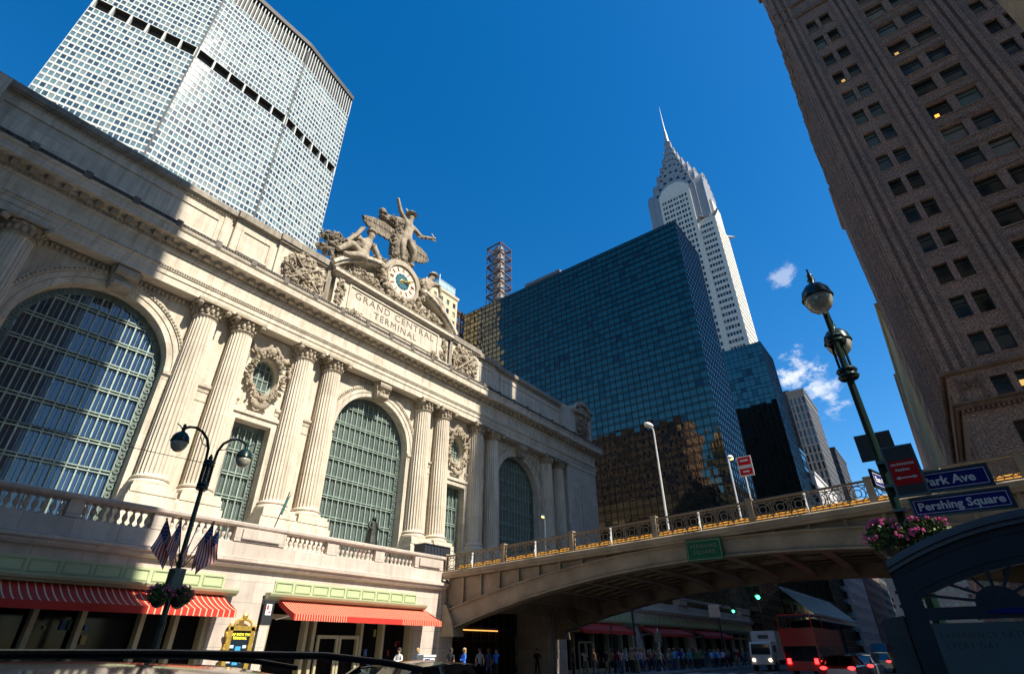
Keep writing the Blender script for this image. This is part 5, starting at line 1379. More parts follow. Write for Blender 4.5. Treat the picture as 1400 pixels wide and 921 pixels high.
def basket(loc, label, seed, sun):
    e = empty('flower_basket', loc, label, 'flower basket', 'hanging flower baskets on the street lamps')
    for s in (-1, 1):
        b = MB(); b.lathe([(.02, -.42), (.16, -.36), (.27, -.2), (.31, 0), (.27, 0), (.02, -.05)], (s*.34, 0, 0) if not sun else (0, s*.34, 0), 12); b.build('basket', BRONZE, e, off=False)
    cs = [(s*.36, 0, .02) if not sun else (0, s*.36, .02) for s in (-1, 1)]
    b = MB(); [leaves(b, c, .38, .38, .34, 900, .055, seed+i, -1.1) for i, c in enumerate(cs)]; b.build('foliage', LEAF, e, off=False)
    b = MB(); [leaves(b, c, .4, .4, .36, 350, .05, seed+5+i, -.8) for i, c in enumerate(cs)]; b.build('young_leaves', LEAF2, e, off=False)
    b = MB(); R = random.Random(seed)
    for i in range(90):
        c = cs[i % 2]; a = R.uniform(0, 6.28); t = R.uniform(-.3, 1.2); q = (c[0]+.42*cos(a)*cos(t), c[1]+.42*sin(a)*cos(t), c[2]+.38*sin(t))
        for k in range(5): b.ball((q[0]+R.uniform(-.03, .03), q[1]+R.uniform(-.03, .03), q[2]+R.uniform(-.03, .03)), .024, .024, .018, 5, 3)
    b.build('flowers', PINK, e, off=False)
    b = MB(); [b.bar((0, 0, .35), tuple(Vector(c)+Vector((0, 0, .0))), .03) for c in cs]; b.build('bracket', BLKGRN, e, off=False)
basket((9.33, 22.7, 3.45), 'flower basket in shade on the street lamp in front of the awning', 3, False)
basket((14.1, .47, 3.62), 'pink geranium basket on the nearer street lamp above the kiosk', 5, True)
def flag(base, tip, label, seed):
    e = empty('flag', base, label, 'flag', 'small flags on the street lamp')
    B, Tp = Vector((0, 0, 0)), Vector(tip)-Vector(base); s = MB(); s.tube([tuple(B), tuple(Tp)], .02, 6); s.ball(tuple(Tp), .04); s.build('staff', BRONZE, e, off=False)
    R = random.Random(seed); b = MB(); n, m = 13, 16; ph = R.uniform(0, 6)
    d = (Tp-B).normalized(); grid = []
    L = Tp.length*.5
    for j in range(n+1):
        row = []; t = j/n; top = Tp-d*(L*t)
        for i in range(m+1):
            q = i/m; hgt = 1.05*q; off = .09*sin(q*5+ph+t*7)*(q+.15)
            row.append((top.x+(.22*q*(1 if tip[0] > base[0] else -1))*(1-t)+off*.7, top.y+off, top.z-hgt*(1-.1*t)))
        grid.append(row)
    for j in range(n):
        for i in range(m):
            can = j < 7 and i < 7
            b.mi = 2 if can else (0 if j % 2 == 0 else 1)
            if can and i % 2 == 0 and j % 2 == 0 and False: b.mi = 1
            b.poly([grid[j][i], grid[j][i+1], grid[j+1][i+1], grid[j+1][i]])
    b.mi = 1
    for j in range(1, 7, 1):
        for i in range(1, 7, 2):
            p = Vector(grid[j][i if j % 2 else i+1 if i < 6 else i])
            for yy_ in (-.012, .012): b.poly([(p.x-.014, p.y+yy_, p.z), (p.x, p.y+yy_, p.z-.014), (p.x+.014, p.y+yy_, p.z), (p.x, p.y+yy_, p.z+.014)])
    b.build('cloth', [FLAGR, FLAGW, FLAGB], e, smooth=True, off=False)
for i, (x, y, z, nm) in enumerate(((8.35, 22.5, 5.95, 'leftmost'), (8.75, 22.25, 6.0, 'second from the left'), (9.3, 22.0, 5.8, 'against the post'), (9.95, 22.25, 6.05, 'second from the right'), (10.35, 22.5, 5.85, 'rightmost'))):
    flag((9.33+(x-9.33)*.1, 22.6, 4.4), (x, y, z), 'furled striped flag with a blue canton on the lamp post, %s' % nm, i)
def plate(name, label, o, ryd, w_, h_, mats, words, size, cat='sign', t=.03, col=SIGNW, border=True, sp=1.0, frame=None, bold=.006, tx=0):
    """flat sign: o centre, ryd = unit vector along the text (right)"""
    e = empty(name, o, label, cat); r = Vector(ryd).normalized(); u = Vector((0, 0, 1)); n = r.cross(u)
    b = MB(); b.obox((0, 0, 0), r, n, u, w_/2, t/2, h_/2); b.build('plate', mats, e, off=False)
    if frame:
        b = MB()
        for s in (-1, 1): b.obox(u*s*(h_/2+.02), r, n, u, w_/2+.04, t/2+.012, .02); b.obox(r*s*(w_/2+.02), r, n, u, .02, t/2+.012, h_/2)
        b.build('frame', frame, e, off=False)
    if border:
        b = MB(); q = .022; W, H = w_/2-.035, h_/2-.035
        for s in (-1, 1):
            for f in (-1, 1):
                b.obox(u*s*H+n*f*(t/2+.002), r, n, u, W, .002, q/4); b.obox(r*s*W+n*f*(t/2+.002), r, n, u, q/4, .002, H-q/4)
        b.build('border', col, e, off=False)
    for (txt, dx, dz, sz) in words:
        text_mesh('lettering', txt, sz, Vector(o)+r*dx+u*dz+n*(t/2+.004), r, u, col, e, .002, space=sp, bold=bold)
    return e
RY = (0, -1, 0)
tlt = Vector((0, -1, .02))
plate('street_name_sign', 'lower long blue street sign reading Pershing Square', (13.85, -.58, 4.1), (0.03, -1, 0), 1.56, .33, NAVY, [('Pershing Square', 0, -.005, .215)], 1, frame=BLKGRN)
plate('street_name_sign', 'upper blue street sign reading Park Ave, partly behind the red parking sign', (14.0, -.5, 4.6), (0.03, -1, 0), 1.42, .37, NAVY, [('Park Ave', .05, -.005, .24)], 1, frame=BLKGRN)
plate('street_name_sign', 'blue street sign reading East 42 St seen at a steep angle beyond the lamp post', (14.75, .62, 4.93), (1, -.25, 0), .9, .33, NAVY, [('East 42 St', 0, -.005, .17)], 1, frame=BLKGRN)
NS = plate('parking_sign', 'red NO STANDING parking sign in a grey framed panel on the lamp post', (13.7, .1, 4.84), (0.02, -1, 0), .5, .98, SIGNGR, [], .1, border=False, frame=BLKGRN, t=.06)
b = MB(); b.box(-.036, -.245, -.29, -.031, .245, .21); b.build('red_plate', SIGNR, NS, off=False)
text_mesh('lettering', 'NO STANDING', .060, (13.662, .1, 4.97), (0, -1, 0), up, SIGNW, NS, .002, bold=.003)
text_mesh('lettering', 'Anytime', .075, (13.662, .13, 4.86), (0, -1, 0), up, SIGNW, NS, .002, bold=.003)
b = MB(); b.box(-.04, -.13, -.16, -.036, .13, -.135)
for s in (-1, 1): b.prism([(s*.19, -.1475), (s*.12, -.11), (s*.12, -.185)], 0, -.04, -.036)
b.build('arrow', SIGNW, NS, off=False)
for z in (4.1, 4.6, 5.1): b = MB(); b.box(13.75, .3, z-.03, 14.1, .55, z+.03); b.build('sign_clamp', BLKGRN, LR)
plate('blank_sign', 'dark blank back of a square sign panel behind the lamp post', (14.35, .46, 5.62), (0, -1, 0), .72, .62, SIGNGR, [], .1, border=False)

# wire
e = empty('overhead_cable', (0, 22.6, 8), 'thin cable running left from the flag-hung street lamp', 'cable')
b = MB(); b.tube([(-12+i*2.13, 22.7, 8.15+.006*(i-5)**2) for i in range(11)], .012, 4); b.build('cable', RUBBER, e)
# white lamps on the bridge
def bridge_lamp(x, y, z0, label, L=1.0, lit=False, ang=pi):
    e = empty('lamp_post', (x, y, z0), label, 'lamp post', 'white lamp posts on the viaduct')
    b = MB(); b.tube([(0, 0, 0), (0, 0, 6.8), (.03*cos(ang), .03*sin(ang), 7.1), (.12*cos(ang), .12*sin(ang), 7.25)], [.08, .05, .045, .04], 8); b.build('pole', WHITEM, e, off=False)
    b = MB(); b.ball((.3*cos(ang), .3*sin(ang), 7.36), .34, .2, .17, 10, 6, Matrix.Rotation(ang, 3, 'Z') @ Matrix.Rotation(-.25, 3, 'Y')); hd = b.build('lamp_head', WHITEM, e, True, off=False)
    b = MB(); b.ball((.4*cos(ang), .4*sin(ang), 7.27), .22, .15, .1, 8, 5, Matrix.Rotation(ang, 3, 'Z')); b.build('lens', LAMPY if lit else GLOBE, hd, True, off=False)
bridge_lamp(31.4, 12.4, 6.9, 'tall white lamp post rising from the middle of the bridge', ang=pi*.8)
bridge_lamp(47.6, 32.0, 6.5, 'small white lamp post in front of the shaded east arch', ang=pi*1.02, lit=True)
bridge_lamp(41.8, 10.9, 7.2, 'white lamp post with a yellow lit lens beside the glass tower corner', ang=pi*1.9, lit=True)
e = empty('traffic_sign', (36, 8.5, 7), 'pair of red and white plates on a thin pole above the bridge railing', 'sign')
b = MB(); b.tube([(36, 8.55, 7), (36, 8.55, 12.5)], .04, 6); b.build('pole', WHITEM, e)
b = MB(); b.box(35.9, 7.95, 11.25, 35.94, 8.85, 12.55); b.build('plate', SIGNW, e)
b = MB(); b.box(35.88, 8.02, 11.98, 35.9, 8.78, 12.47); b.box(35.88, 8.02, 11.35, 35.9, 8.78, 11.75); b.build('red_plate', SIGNR, e)
b = MB(); b.box(35.865, 8.15, 12.2, 35.88, 8.65, 12.32); b.box(35.865, 8.2, 11.5, 35.88, 8.6, 11.6); b.build('lettering', SIGNW, e)
# poles and signals at street level
def signal(x, y, ztop, s, label, arm_to=None):
    e = empty('traffic_light', (x, y, ztop-1.1*s), label, 'traffic light', 'hanging traffic lights beyond the bridge')
    b = MB(); b.box(x-.15*s, y-.18*s, ztop-1.1*s, x+.15*s, y+.18*s, ztop); b.build('housing', plain('signal_black', (.02, .022, .02), .5), e)
    for i, m in enumerate((SIGNR, YELLOW, GREENL)):
        z = ztop-.18*s-i*.36*s; b = MB(); b.lathe([(.13*s, 0), (.11*s, -.04*s), (.02, -.05*s)], (x-.15*s, y, z), 12, 0)
        b.build('lens', m if i == 2 else plain('dark_lens', (.05, .01, .01), .3), e)
        b = MB(); b.lathe([(.15*s, .0), (.15*s, -.2*s), (.16*s, -.2*s), (.16*s, 0)], (x-.15*s, y, z), 10, 0, 0, pi); b.build('visor', BLKGRN, e)
signal(47, 12.25, 6.15, 1.1, 'green traffic light hanging nearer the bridge')
signal(70, 21.3, 6.6, 1.1, 'green traffic light farther off, left of the nearer one')
e = empty('signal_mast', (47, 22.9, 0), 'tall grey signal mast with a long truss arm beyond the bridge', 'mast')
b = MB(); b.tube([(47, 22.9, .13), (47, 22.9, 6.9)], .1, 8); b.tube([(47, 22.9, 5.6), (47, 17, 6.4), (47, 11.8, 6.5)], .05, 6); b.tube([(47, 22.9, 6.5), (47, 17, 6.75), (47, 11.8, 6.52)], .035, 6); b.tube([(47, 12.25, 6.5), (47, 12.25, 6.1)], .03, 6); b.build('mast', DKMETAL, e)
e = empty('signal_mast', (70, 23.2, 0), 'dark signal mast with a short arm by the farther traffic light', 'mast')
b = MB(); b.tube([(70, 23.2, .13), (70, 23.2, 6.9)], .1, 8); b.tube([(70, 23.2, 6.0), (70, 20.5, 6.8)], .05, 6); b.build('mast', DKMETAL, e)
plate('blank_sign', 'small pale blank sign panel hanging left of the traffic lights', (52, 17.5, 4.7), (0, -1, 0), .95, 1.0, plain('pale_sign', (.5, .42, .36), .6), [], .1, border=False)
e = empty('sign_post', (51.5, 22.8, 0), 'white sign post with two small plates standing in the crowd', 'sign post')
b = MB(); b.tube([(51.5, 22.8, .13), (51.5, 22.8, 3.5)], .055, 8); b.build('post', WHITEM, e)
b = MB(); b.box(51.42, 22.5, 2.4, 51.46, 23.15, 3.15); b.box(51.56, 22.62, 2.0, 51.6, 23.1, 2.7); b.build('plate', plain('sign_grey_back', (.22, .2, .17), .6), e)
for (x, y, h, lb) in ((47.2, 25.2, 3.6, 'dark slim post with a signal box left in the crowd'), (34.9, 23.1, 4.3, 'dark thin pole in the shade under the bridge'), (14.6, 25.6, 3.9, 'slim grey sign pole by the gilded poster frame')):
    e = empty('sign_post', (x, y, 0), lb, 'sign post'); b = MB(); b.tube([(x, y, .13), (x, y, h)], .06, 8); b.ball((x, y, h), .08); b.build('post', DKMETAL, e)
    if x == 47.2: b = MB(); b.box(x+.1, y-.5, 1.9, x+.3, y-.1, 2.9); b.build('signal_box', BLKGRN, e)
    if x == 14.6:
        b = MB(); b.box(14.55, 25.35, 2.75, 15.05, 25.4, 3.75); p_ = b.build('plate', DKMETAL, e)
        b = MB(); b.box(14.66, 25.335, 3.15, 14.94, 25.349, 3.6); b.build('notice', SIGNW, p_); b = MB(); b.box(14.7, 25.325, 3.38, 14.78, 25.334, 3.55); b.box(14.8, 25.325, 3.25, 14.9, 25.334, 3.3); b.build('notice_mark', SIGNR, p_)
e = empty('newspaper_box', (24.9, 25.2, 0), 'white newspaper box on the pavement beside the bridge abutment', 'newspaper box')
b = MB(); b.box(24.5, 25.0, .13, 25.4, 25.5, 1.45); b.box(24.45, 24.95, 1.45, 25.45, 25.55, 1.55); b.build('box_body', WHITEM, e); b = MB(); b.box(24.6, 24.97, .9, 25.0, 24.998, 1.35); b.box(25.06, 24.97, .7, 25.3, 24.998, 1.3); b.build('front_panels', NAVY, e)

# ------------------------------------------------------------------ kiosk at the right
K = empty('street_kiosk', (8.6, -1.1, 0), 'dark navy steel street kiosk with an arched top, sunburst grille and glass poster, right corner', 'kiosk')
XK = 8.5; yc = -1.12; hw = 1.72
def ktop(y): t = (y-yc)/hw; return 2.98-.43*t*t
b = MB(); n = 24
P_ = [(yc-hw+2*hw*i/n) for i in range(n+1)]
for i in range(n):
    a, c = P_[i], P_[i+1]
    b.prism([(a, ktop(a)-.08), (c, ktop(c)-.08), (c, ktop(c)), (a, ktop(a))], 0, XK-.14, XK+1.3)
    b.prism([(a, ktop(a)-.13), (c, ktop(c)-.13), (c, ktop(c)-.08), (a, ktop(a)-.08)], 0, XK-.07, XK+1.2)
b.build('curved_roof', plain('kiosk_roof_steel', (.024, .038, .07), .38, .2, .3, 3), K)
b = MB()
lo = lambda y: ktop(y)-.52
n2 = 24; P2 = [yc-1.62+3.24*i/n2 for i in range(n2+1)]
for i in range(n2):
    a, c = P2[i], P2[i+1]; b.prism([(a, max(2.03, lo(a))), (c, max(2.03, lo(c))), (c, ktop(c)-.12), (a, ktop(a)-.12)], 0, XK, XK+.1)
    b.prism([(a, ktop(a)-.44), (c, ktop(c)-.44), (c, ktop(c)-.41), (a, ktop(a)-.41)], 0, XK-.02, XK)
    b.prism([(a, ktop(a)-.21), (c, ktop(c)-.21), (c, ktop(c)-.19), (a, ktop(a)-.19)], 0, XK-.02, XK)
for y in (.5, -2.74): b.box(XK-.006, y-.12, 0, XK+.12, y+.1, ktop(y)-.13)
b.box(XK, -2.7, 1.91, XK+.1, .42, 2.03); b.box(XK-.02, -2.7, 1.9, XK-.001, .42, 1.92); b.box(XK-.015, .43, 0, XK-.001, .47, 2.4)
b.box(XK+.02, -.0+.5-1.0-.62, 0, XK+.09, -1.06, 1.9); b.build('steel_frame', KIOSK, K)
b = MB()
for y0 in (-.33, -1.92):
    b.lathe([(.01, 0), (.23, 0), (.23, .05), (.01, .05)], (XK+.02, y0, 2.03), 24, 0, 0, pi) if False else None
    pts = [(y0+.22*cos(pi*i/16), 2.03+.2*sin(pi*i/16)) for i in range(17)]; b.prism(pts, 0, XK+.02, XK+.08)
    for k in range(7):
        t = radians(18+k*24); b.bar((XK+.05, y0+.2*cos(t), 2.03+.18*sin(t)), (XK+.05, y0+.95*cos(t), 2.03+.72*sin(t)*(1 if k in (2, 3, 4) else .8)), .03, .04, (1, 0, 0))
b.build('sunburst_grille', KIOSK, K)
b = MB(); b.box(XK+.03, -1.02, .3, XK+.05, .40, 1.87); b.box(XK+.03, -2.68, .3, XK+.05, -1.12, 1.87); po = b.build('poster_glass', ADSCR, K)
INK2 = plain('poster_ink', (.004, .014, .02), .5)
text_mesh('lettering', 'EXPERIENCE EXTRAORDINARY', .082, (XK+.026, .33, 1.745), (0, -1, 0), up, INK2, po, .001, 'LEFT', space=1.18)
text_mesh('lettering', 'EVERY DAY.', .082, (XK+.026, .30, 1.64), (0, -1, 0), up, INK2, po, .001, 'LEFT', space=1.18)
b = MB(); pts = [(-.46+.28*cos(2*pi*i/20), 1.97+.028*sin(2*pi*i/20)) for i in range(20)]; b.prism(pts, 0, XK-.03, XK-.004); b.build('name_badge', NAVY, K)
b = MB(); b.box(XK+1.1, -2.75, 0, XK+1.2, .5, 1.9); b.build('back_panel', KIOSK, K)
e = empty('granite_bollard_block', (8.7, .72, 0), 'speckled grey granite block standing left of the kiosk', 'granite block')
b = MB(); b.prism([(.62, 0), (.62, 1.96), (.83, 1.93), (.86, 1.9), (.86, 0)], 0, 8.5, 8.95); b.build('block', stone('speckled_granite', (.13, .125, .125), 5, 5, 0, .5, .1, .6), e)

# ------------------------------------------------------------------ vehicles
def wheel(mb_parent, x, y, r, w_=.22):
    b = MB(); b.lathe([(r*.62, -w_/2), (r*.95, -w_/2), (r, -w_*.3), (r, w_*.3), (r*.95, w_/2), (r*.62, w_/2)], (x, y, r), 20, 1); wh = b.build('wheel', RUBBER, mb_parent, off=False)
    b = MB(); b.lathe([(.03, -w_*.3), (r*.25, -w_*.35), (r*.6, -w_*.42), (r*.63, -w_*.2), (r*.63, w_*.2), (r*.6, w_*.42), (r*.25, w_*.35), (.03, w_*.3)], (x, y, r), 14, 1, rad=lambda a, z: 1); b.build('rim', CHROME, wh, off=False)
def car(name, label, loc, rz, paint, L=4.7, W=1.84, H=1.46, kind='sedan', cat='car', lit=0):
    e = empty(name, loc, label, cat, rz=rz); h = L/2; r = .34
    if kind == 'suv': body = [(-h, .35), (-h+.02, .95), (-h+.1, 1.02), (h-1.35, 1.06), (h-.25, .86), (h-.02, .72), (h, .35)]; cab = [(-h+.06, 1.02), (-h+.28, H-.12), (-h+.6, H-.02), (-.3, H), (h-1.75, H-.004), (h-1.15, H-.04), (h-.95, H-.1), (h-.62, 1.0)]
    elif kind == 'pickup': body = [(-h, .45), (-h, 1.15), (-.6, 1.15), (h-1.3, 1.2), (h-.1, 1.1), (h, .95), (h, .4)]; cab = [(-.7, 1.15), (-.62, H), (h-2.2, H), (h-1.45, 1.19)]
    else: body = [(-h, .35), (-h+.03, .82), (-h+.2, .93), (-h+.9, .96), (h-1.4, .95), (h-.3, .78), (h-.03, .62), (h, .32)]; cab = [(-h+.45, .94), (-h+1.25, H-.06), (-.3, H), (.35, H-.03), (h-1.3, .94)]
    b = MB(); hw_ = W/2
    def loft(prof, insets):
        n = len(prof); base = len(b.v)
        for (yy_, f) in insets:
            cz = prof[0][1]
            for (x, z) in prof: b.v.append((x*(1-(1-f)*.35), yy_, cz+(z-cz)*f if True else z))
        for k in range(len(insets)-1):
            for i in range(n): j = (i+1) % n; b.face((base+k*n+i, base+(k+1)*n+i, base+(k+1)*n+j, base+k*n+j))
        b.face([base+i for i in range(n)]); b.face([base+(len(insets)-1)*n+i for i in range(n)][::-1])
    loft(body, [(-hw_, .90), (-hw_+.06, .98), (-hw_*.6, 1.0), (hw_*.6, 1.0), (hw_-.06, .98), (hw_, .90)])
    b.build('body', paint, e, off=False)
    b = MB(); cw = hw_-.1
    loft([(x, z) for x, z in cab], [(-cw, .0), (-cw+.02, .15), (-cw+.2, .93), (0, 1.0), (cw-.2, .93), (cw-.02, .15), (cw, .0)]); b.build('cabin_glass', CARGLASS, e, off=False)
    top = [p for p in cab if p[1] > H-.15]; b = MB(); b.mi = 0
    base = len(b.v); xs = [p[0] for p in top]; x0, x1 = min(xs), max(xs)
    for i in range(9):
        x = x0+.03+(x1-x0-.06)*i/8
        # interpolate roof height
        z = H
        for (p, q) in zip(cab, cab[1:]):
            if p[0] <= x <= q[0]: z = p[1]+(q[1]-p[1])*(x-p[0])/max(1e-6, q[0]-p[0])
        for j in range(9):
            t = -1+2*j/8; b.v.append((x*(1), t*(cw-.19), z+.016-.075*(z-cab[0][1])*t*t*1.0))
    for i in range(8):
        for j in range(8): b.face((base+i*9+j, base+(i+1)*9+j, base+(i+1)*9+j+1, base+i*9+j+1))
    b.build('roof', paint, e, True, off=False)
    b = MB()
    for s in (-1, 1):
        for p in (cab[0], cab[-1]):
            q = min(top, key=lambda t: abs(t[0]-p[0])); b.bar((p[0]*.97, s*(cw-.0), p[1]+.02), (q[0]*.97, s*(cw-.19), q[1]-.03), .08)
        b.bar(((cab[0][0]+cab[-1][0])/2, s*(cw-.01), cab[0][1]), ((cab[0][0]+cab[-1][0])/2-.05, s*(cw-.19), H-.06), .07)
    b.build('window_pillars', paint, e, off=False)
    for x in (-h+.85, h-.9):
        for s in (-1, 1): wheel(e, x, s*(hw_-.1), r)
    for s in (-1, 1):
        b = MB(); b.ball((h-.16, s*(hw_-.3), .68), .12, .2, .1, 8, 5); b.build('headlight', HEAD if lit in (1, 3) else CHROME, e, off=False)
        b = MB(); b.ball((-h+.06, s*(hw_-.24), .84), .06, .18, .09, 8, 5); b.build('tail_light', TAIL if lit in (2, 3) else SIGNR, e, off=False)
    return e
# the black car beside the photographer: roof with rails
SV = car('parked_car', 'glossy black SUV with roof rails right beside the camera, cut by the bottom edge', (.35, 2.85, 0), 0, CARBLK, 4.9, 1.98, 1.572, 'suv')
b = MB()
for s in (-1, 1):
    b.tube([(-1.7, s*.55, 1.55), (-1.55, s*.55, 1.592), (-.8, s*.56, 1.605), (.6, s*.56, 1.605), (1.3, s*.555, 1.595), (1.65, s*.55, 1.565), (1.9, s*.55, 1.53)], .014, 8)
b.build('roof_rail', plain('black_roof_rail', (.012, .012, .013), .3), SV, off=False)
car('parked_car', 'dark blue-black sedan roof in front of the poster pier, low at the bottom edge', (7.3, 7.2, 0), 0, CARBLK, 4.6, 1.8, 1.5)
REDC = glassy('red_vehicle_paint', (.45, .012, .012), .15)
WHC = glassy('white_vehicle_paint', (.55, .58, .60), .2)
GRC = glassy('grey_vehicle_paint', (.12, .14, .16), .15); YEC = glassy('yellow_taxi_paint', (.6, .35, .02), .2)
car('moving_car', 'red car with lit tail lights in front of the double-decker bus', (38.5, 6.3, 0), 0, REDC, 4.6, 1.8, 1.44, lit=2)
car('moving_car', 'dark car with lit tail lights right behind the bus', (44.5, 6.2, 0), 0, GRC, 4.6, 1.8, 1.42, lit=2)
car('moving_car', 'silver car low beside the yellow cab right of the bus', (69, 9.9, 0), pi, glassy('silver_paint', (.35, .37, .38), .2), 4.7, 1.8, 1.44, lit=1)
car('yellow_cab', 'yellow cab right of the bus in front of the red pickup', (63, 7.2, 0), 0, YEC, 4.8, 1.85, 1.5, cat='taxi', lit=2)
car('pickup_truck', 'big red pickup truck with lit headlight right of the bus', (80, 9.0, 0), pi, REDC, 5.8, 2.1, 2.35, 'pickup', 'truck', 1)
car('delivery_van', 'dark van behind the red pickup near the kiosk edge', (84, 7.4, 0), 0, CARBLK, 5.6, 2.1, 2.5, 'suv', 'van')
car('moving_car', 'small grey car farthest along the street with bright headlights', (112, 9.2, 0), pi, GRC, 4.7, 1.8, 1.45, lit=1)
def box_truck(loc, rz, label):
    e = empty('box_truck', loc, label, 'truck', rz=rz)
    b = MB(); b.box(-3.4, -1.15, .9, 1.4, 1.15, 3.4); b.build('cargo_box', WHC, e, off=False)
    b = MB(); b.prism([(1.45, .55), (3.3, .55), (3.35, 1.3), (3.05, 2.3), (2.8, 2.45), (1.45, 2.45)], 1, -1.02, 1.02); b.build('cab', WHC, e, off=False)
    b = MB(); b.poly([(3.37, -.88, 1.38), (3.37, .88, 1.38), (3.09, .84, 2.26), (3.09, -.84, 2.26)]); b.build('windscreen', CARGLASS, e, off=False)
    for s in (-1, 1):
        b = MB(); b.lathe([(.13, 0), (.12, .05), (.02, .07)], (3.32, s*.75, .92), 12, 0); b.build('headlight', HEAD, e, off=False)
        b = MB(); b.bar((3.0, s*1.05, 1.9), (3.2, s*1.3, 1.9), .03); b.box(3.15, s*1.2, 1.6, 3.22, s*1.42, 2.1); b.build('wing_mirror', RUBBER, e, off=False)
        for x in (-2.2, 2.4): wheel(e, x, s*.95, .42, .26)
    b = MB(); b.box(1.405, -.5, 2.72, 1.43, .5, 3.05); b.build('front_vent', SIGNGR, e, off=False)
    b = MB(); b.box(-3.3, -.9, .5, 3.3, .9, .88); b.build('chassis', RUBBER, e, off=False)
box_truck((65, 17.0, 0), pi, 'white box truck facing the camera with lit headlights left of the bus')
BU = empty('double_decker_bus', (56, 11.0, 0), 'red open-top double-decker tour bus crossing beyond the bridge', 'bus')
b = MB(); b.box(-5.4, -1.25, .35, 5.4, 1.25, .95); b.box(-5.4, -1.25, 1.95, 5.4, 1.25, 2.35)
for s in (-1, 1):
    b.box(-5.4, s*1.25, 2.35, 5.4, s*1.18, 3.1); b.box(-5.42, s*1.27, 3.08, 5.42, s*1.15, 3.2)
    for x in (-5.4, -3.3, -1.2, .9, 3.0, 5.2): b.box(x, s*1.24, .95, x+.2, s*1.17, 1.95)
for x in (-5.42, 5.32): b.box(x, -1.17, 2.35, x+.1, 1.17, 3.15)
b.box(-5.4, -1.25, 2.33, 5.4, 1.25, 2.36); b.box(-5.44, -1.15, 2.0, -5.4, 1.15, 2.3); b.build('body', REDC, BU, off=False)
b = MB(); b.box(-5.3, -1.2, .95, 5.3, 1.2, 1.95); b.build('window_band', CARGLASS, BU, off=False)
b = MB()
for s in (-1, 1):
    b.tube([(-5.3, s*1.2, 3.15), (-5.3, s*1.2, 3.95), (-4.8, s*1.2, 4.1), (-1.5, s*1.2, 4.1), (-1.2, s*1.2, 3.15)], .05, 6)
b.box(-5.3, -1.2, 4.05, -1.5, 1.2, 4.15); b.build('canopy', REDC, BU, off=False)
b = MB()
for i in range(10):
    for s in (-.7, .7): b.box(-4.6+i*.95, s-.35, 2.4, -4.5+i*.95, s+.35, 3.25)
b.build('upper_seats', SIGNGR, BU, off=False)
for s in (-1, 1):
    b = MB(); b.box(-5.46, s*.95-.12, .8, -5.4, s*.95+.12, 1.15); b.build('tail_light', TAIL, BU, off=False)
    for x in (-3.4, 3.4): wheel(BU, x, s*1.08, .48, .3)

# ------------------------------------------------------------------ people
def person_template(name, **mv):
    nd = dict(pelvis=(0, 0, .95, .15, .12), waist=(0, 0, 1.1, .13, .10), chest=(0, 0, 1.32, .16, .115), neck=(0, 0, 1.48, .06), chin=(0, -.02, 1.54, .065), head=(0, -.02, 1.65, .095),
      shL=(-.17, 0, 1.42, .07), elL=(-.24, .02, 1.14, .05), waL=(-.25, -.08, .92, .035), haL=(-.25, -.12, .84, .04), shR=(.17, 0, 1.42, .07), elR=(.24, .02, 1.14, .05), waR=(.25, -.08, .92, .035), haR=(.25, -.12, .84, .04),
      hipL=(-.09, 0, .88, .11), knL=(-.11, -.02, .5, .075), anL=(-.12, .03, .1, .05), toL=(-.13, -.12, .05, .045), hipR=(.09, 0, .88, .11), knR=(.11, -.02, .5, .075), anR=(.12, .03, .1, .05), toR=(.13, -.12, .05, .045))
    nd.update(mv); me = skin_mesh(name, nd, body_e, 'pelvis', 1)
    for i in range(5): me.materials.append(None)
    hip = nd['pelvis'][2]-.03
    for p in me.polygons:
        c = p.center; r = abs(c.x)
        if c.z > 1.6 or (c.z > 1.54 and c.y > .02): k = 3 if (c.z > 1.69 or c.y > .005) else 0
        elif c.z > 1.485: k = 0
        elif c.z < .1: k = 4
        elif r > .2 and c.z < 1.16: k = 0
        elif c.z > hip: k = 1
        elif r > .2: k = 0
        else: k = 2
        p.material_index = k
    return me
TM = [person_template('person_body'), person_template('person_body', elL=(-.26, -.06, 1.16, .05), waL=(-.06, -.22, 1.16, .035), haL=(.02, -.24, 1.18, .04), elR=(.26, -.06, 1.16, .05), waR=(.06, -.24, 1.12, .035), haR=(-.02, -.25, 1.12, .04)),
      person_template('person_body', knL=(-.1, -.2, .52, .075), anL=(-.11, -.22, .1, .05), toL=(-.11, -.36, .06, .045), knR=(.1, .08, .5, .075), anR=(.11, .3, .14, .05), toR=(.11, .2, .05, .045), elL=(-.24, .12, 1.16, .05), waL=(-.24, .1, .92, .035), haL=(-.24, .1, .84, .04), waR=(.24, -.2, .98, .035), haR=(.24, -.26, .92, .04)),
      person_template('person_body', elR=(.3, -.1, 1.32, .05), waR=(.14, -.16, 1.5, .035), haR=(.1, -.14, 1.56, .04))]
CL = {'bright blue': (.04, .20, .85), 'light blue': (.32, .62, .95), 'white': (.75, .75, .72), 'dark red': (.25, .02, .03), 'black': (.015, .015, .017), 'grey': (.22, .22, .23), 'navy': (.02, .03, .12), 'pale pink': (.65, .4, .4), 'tan': (.4, .3, .18), 'green': (.08, .2, .08), 'teal': (.04, .3, .38)}
CM = {k: plain('cloth_'+k.replace(' ', '_'), v, .85, 0, .12, 6) for k, v in CL.items()}
TR = {'jeans': plain('denim', (.05, .08, .16), .85), 'black trousers': plain('black_cloth', (.02, .02, .022), .85), 'khaki trousers': plain('khaki', (.28, .22, .13), .85)}
SK = [SKIN1, plain('skin_dark', (.16, .08, .05), .6), plain('skin_light', (.6, .38, .28), .6)]
HR = {'dark': HAIRD, 'brown': plain('brown_hair', (.10, .05, .025), .7), 'blond': plain('blond_hair', (.42, .28, .12), .7), 'grey': plain('grey_hair', (.35, .34, .33), .7)}
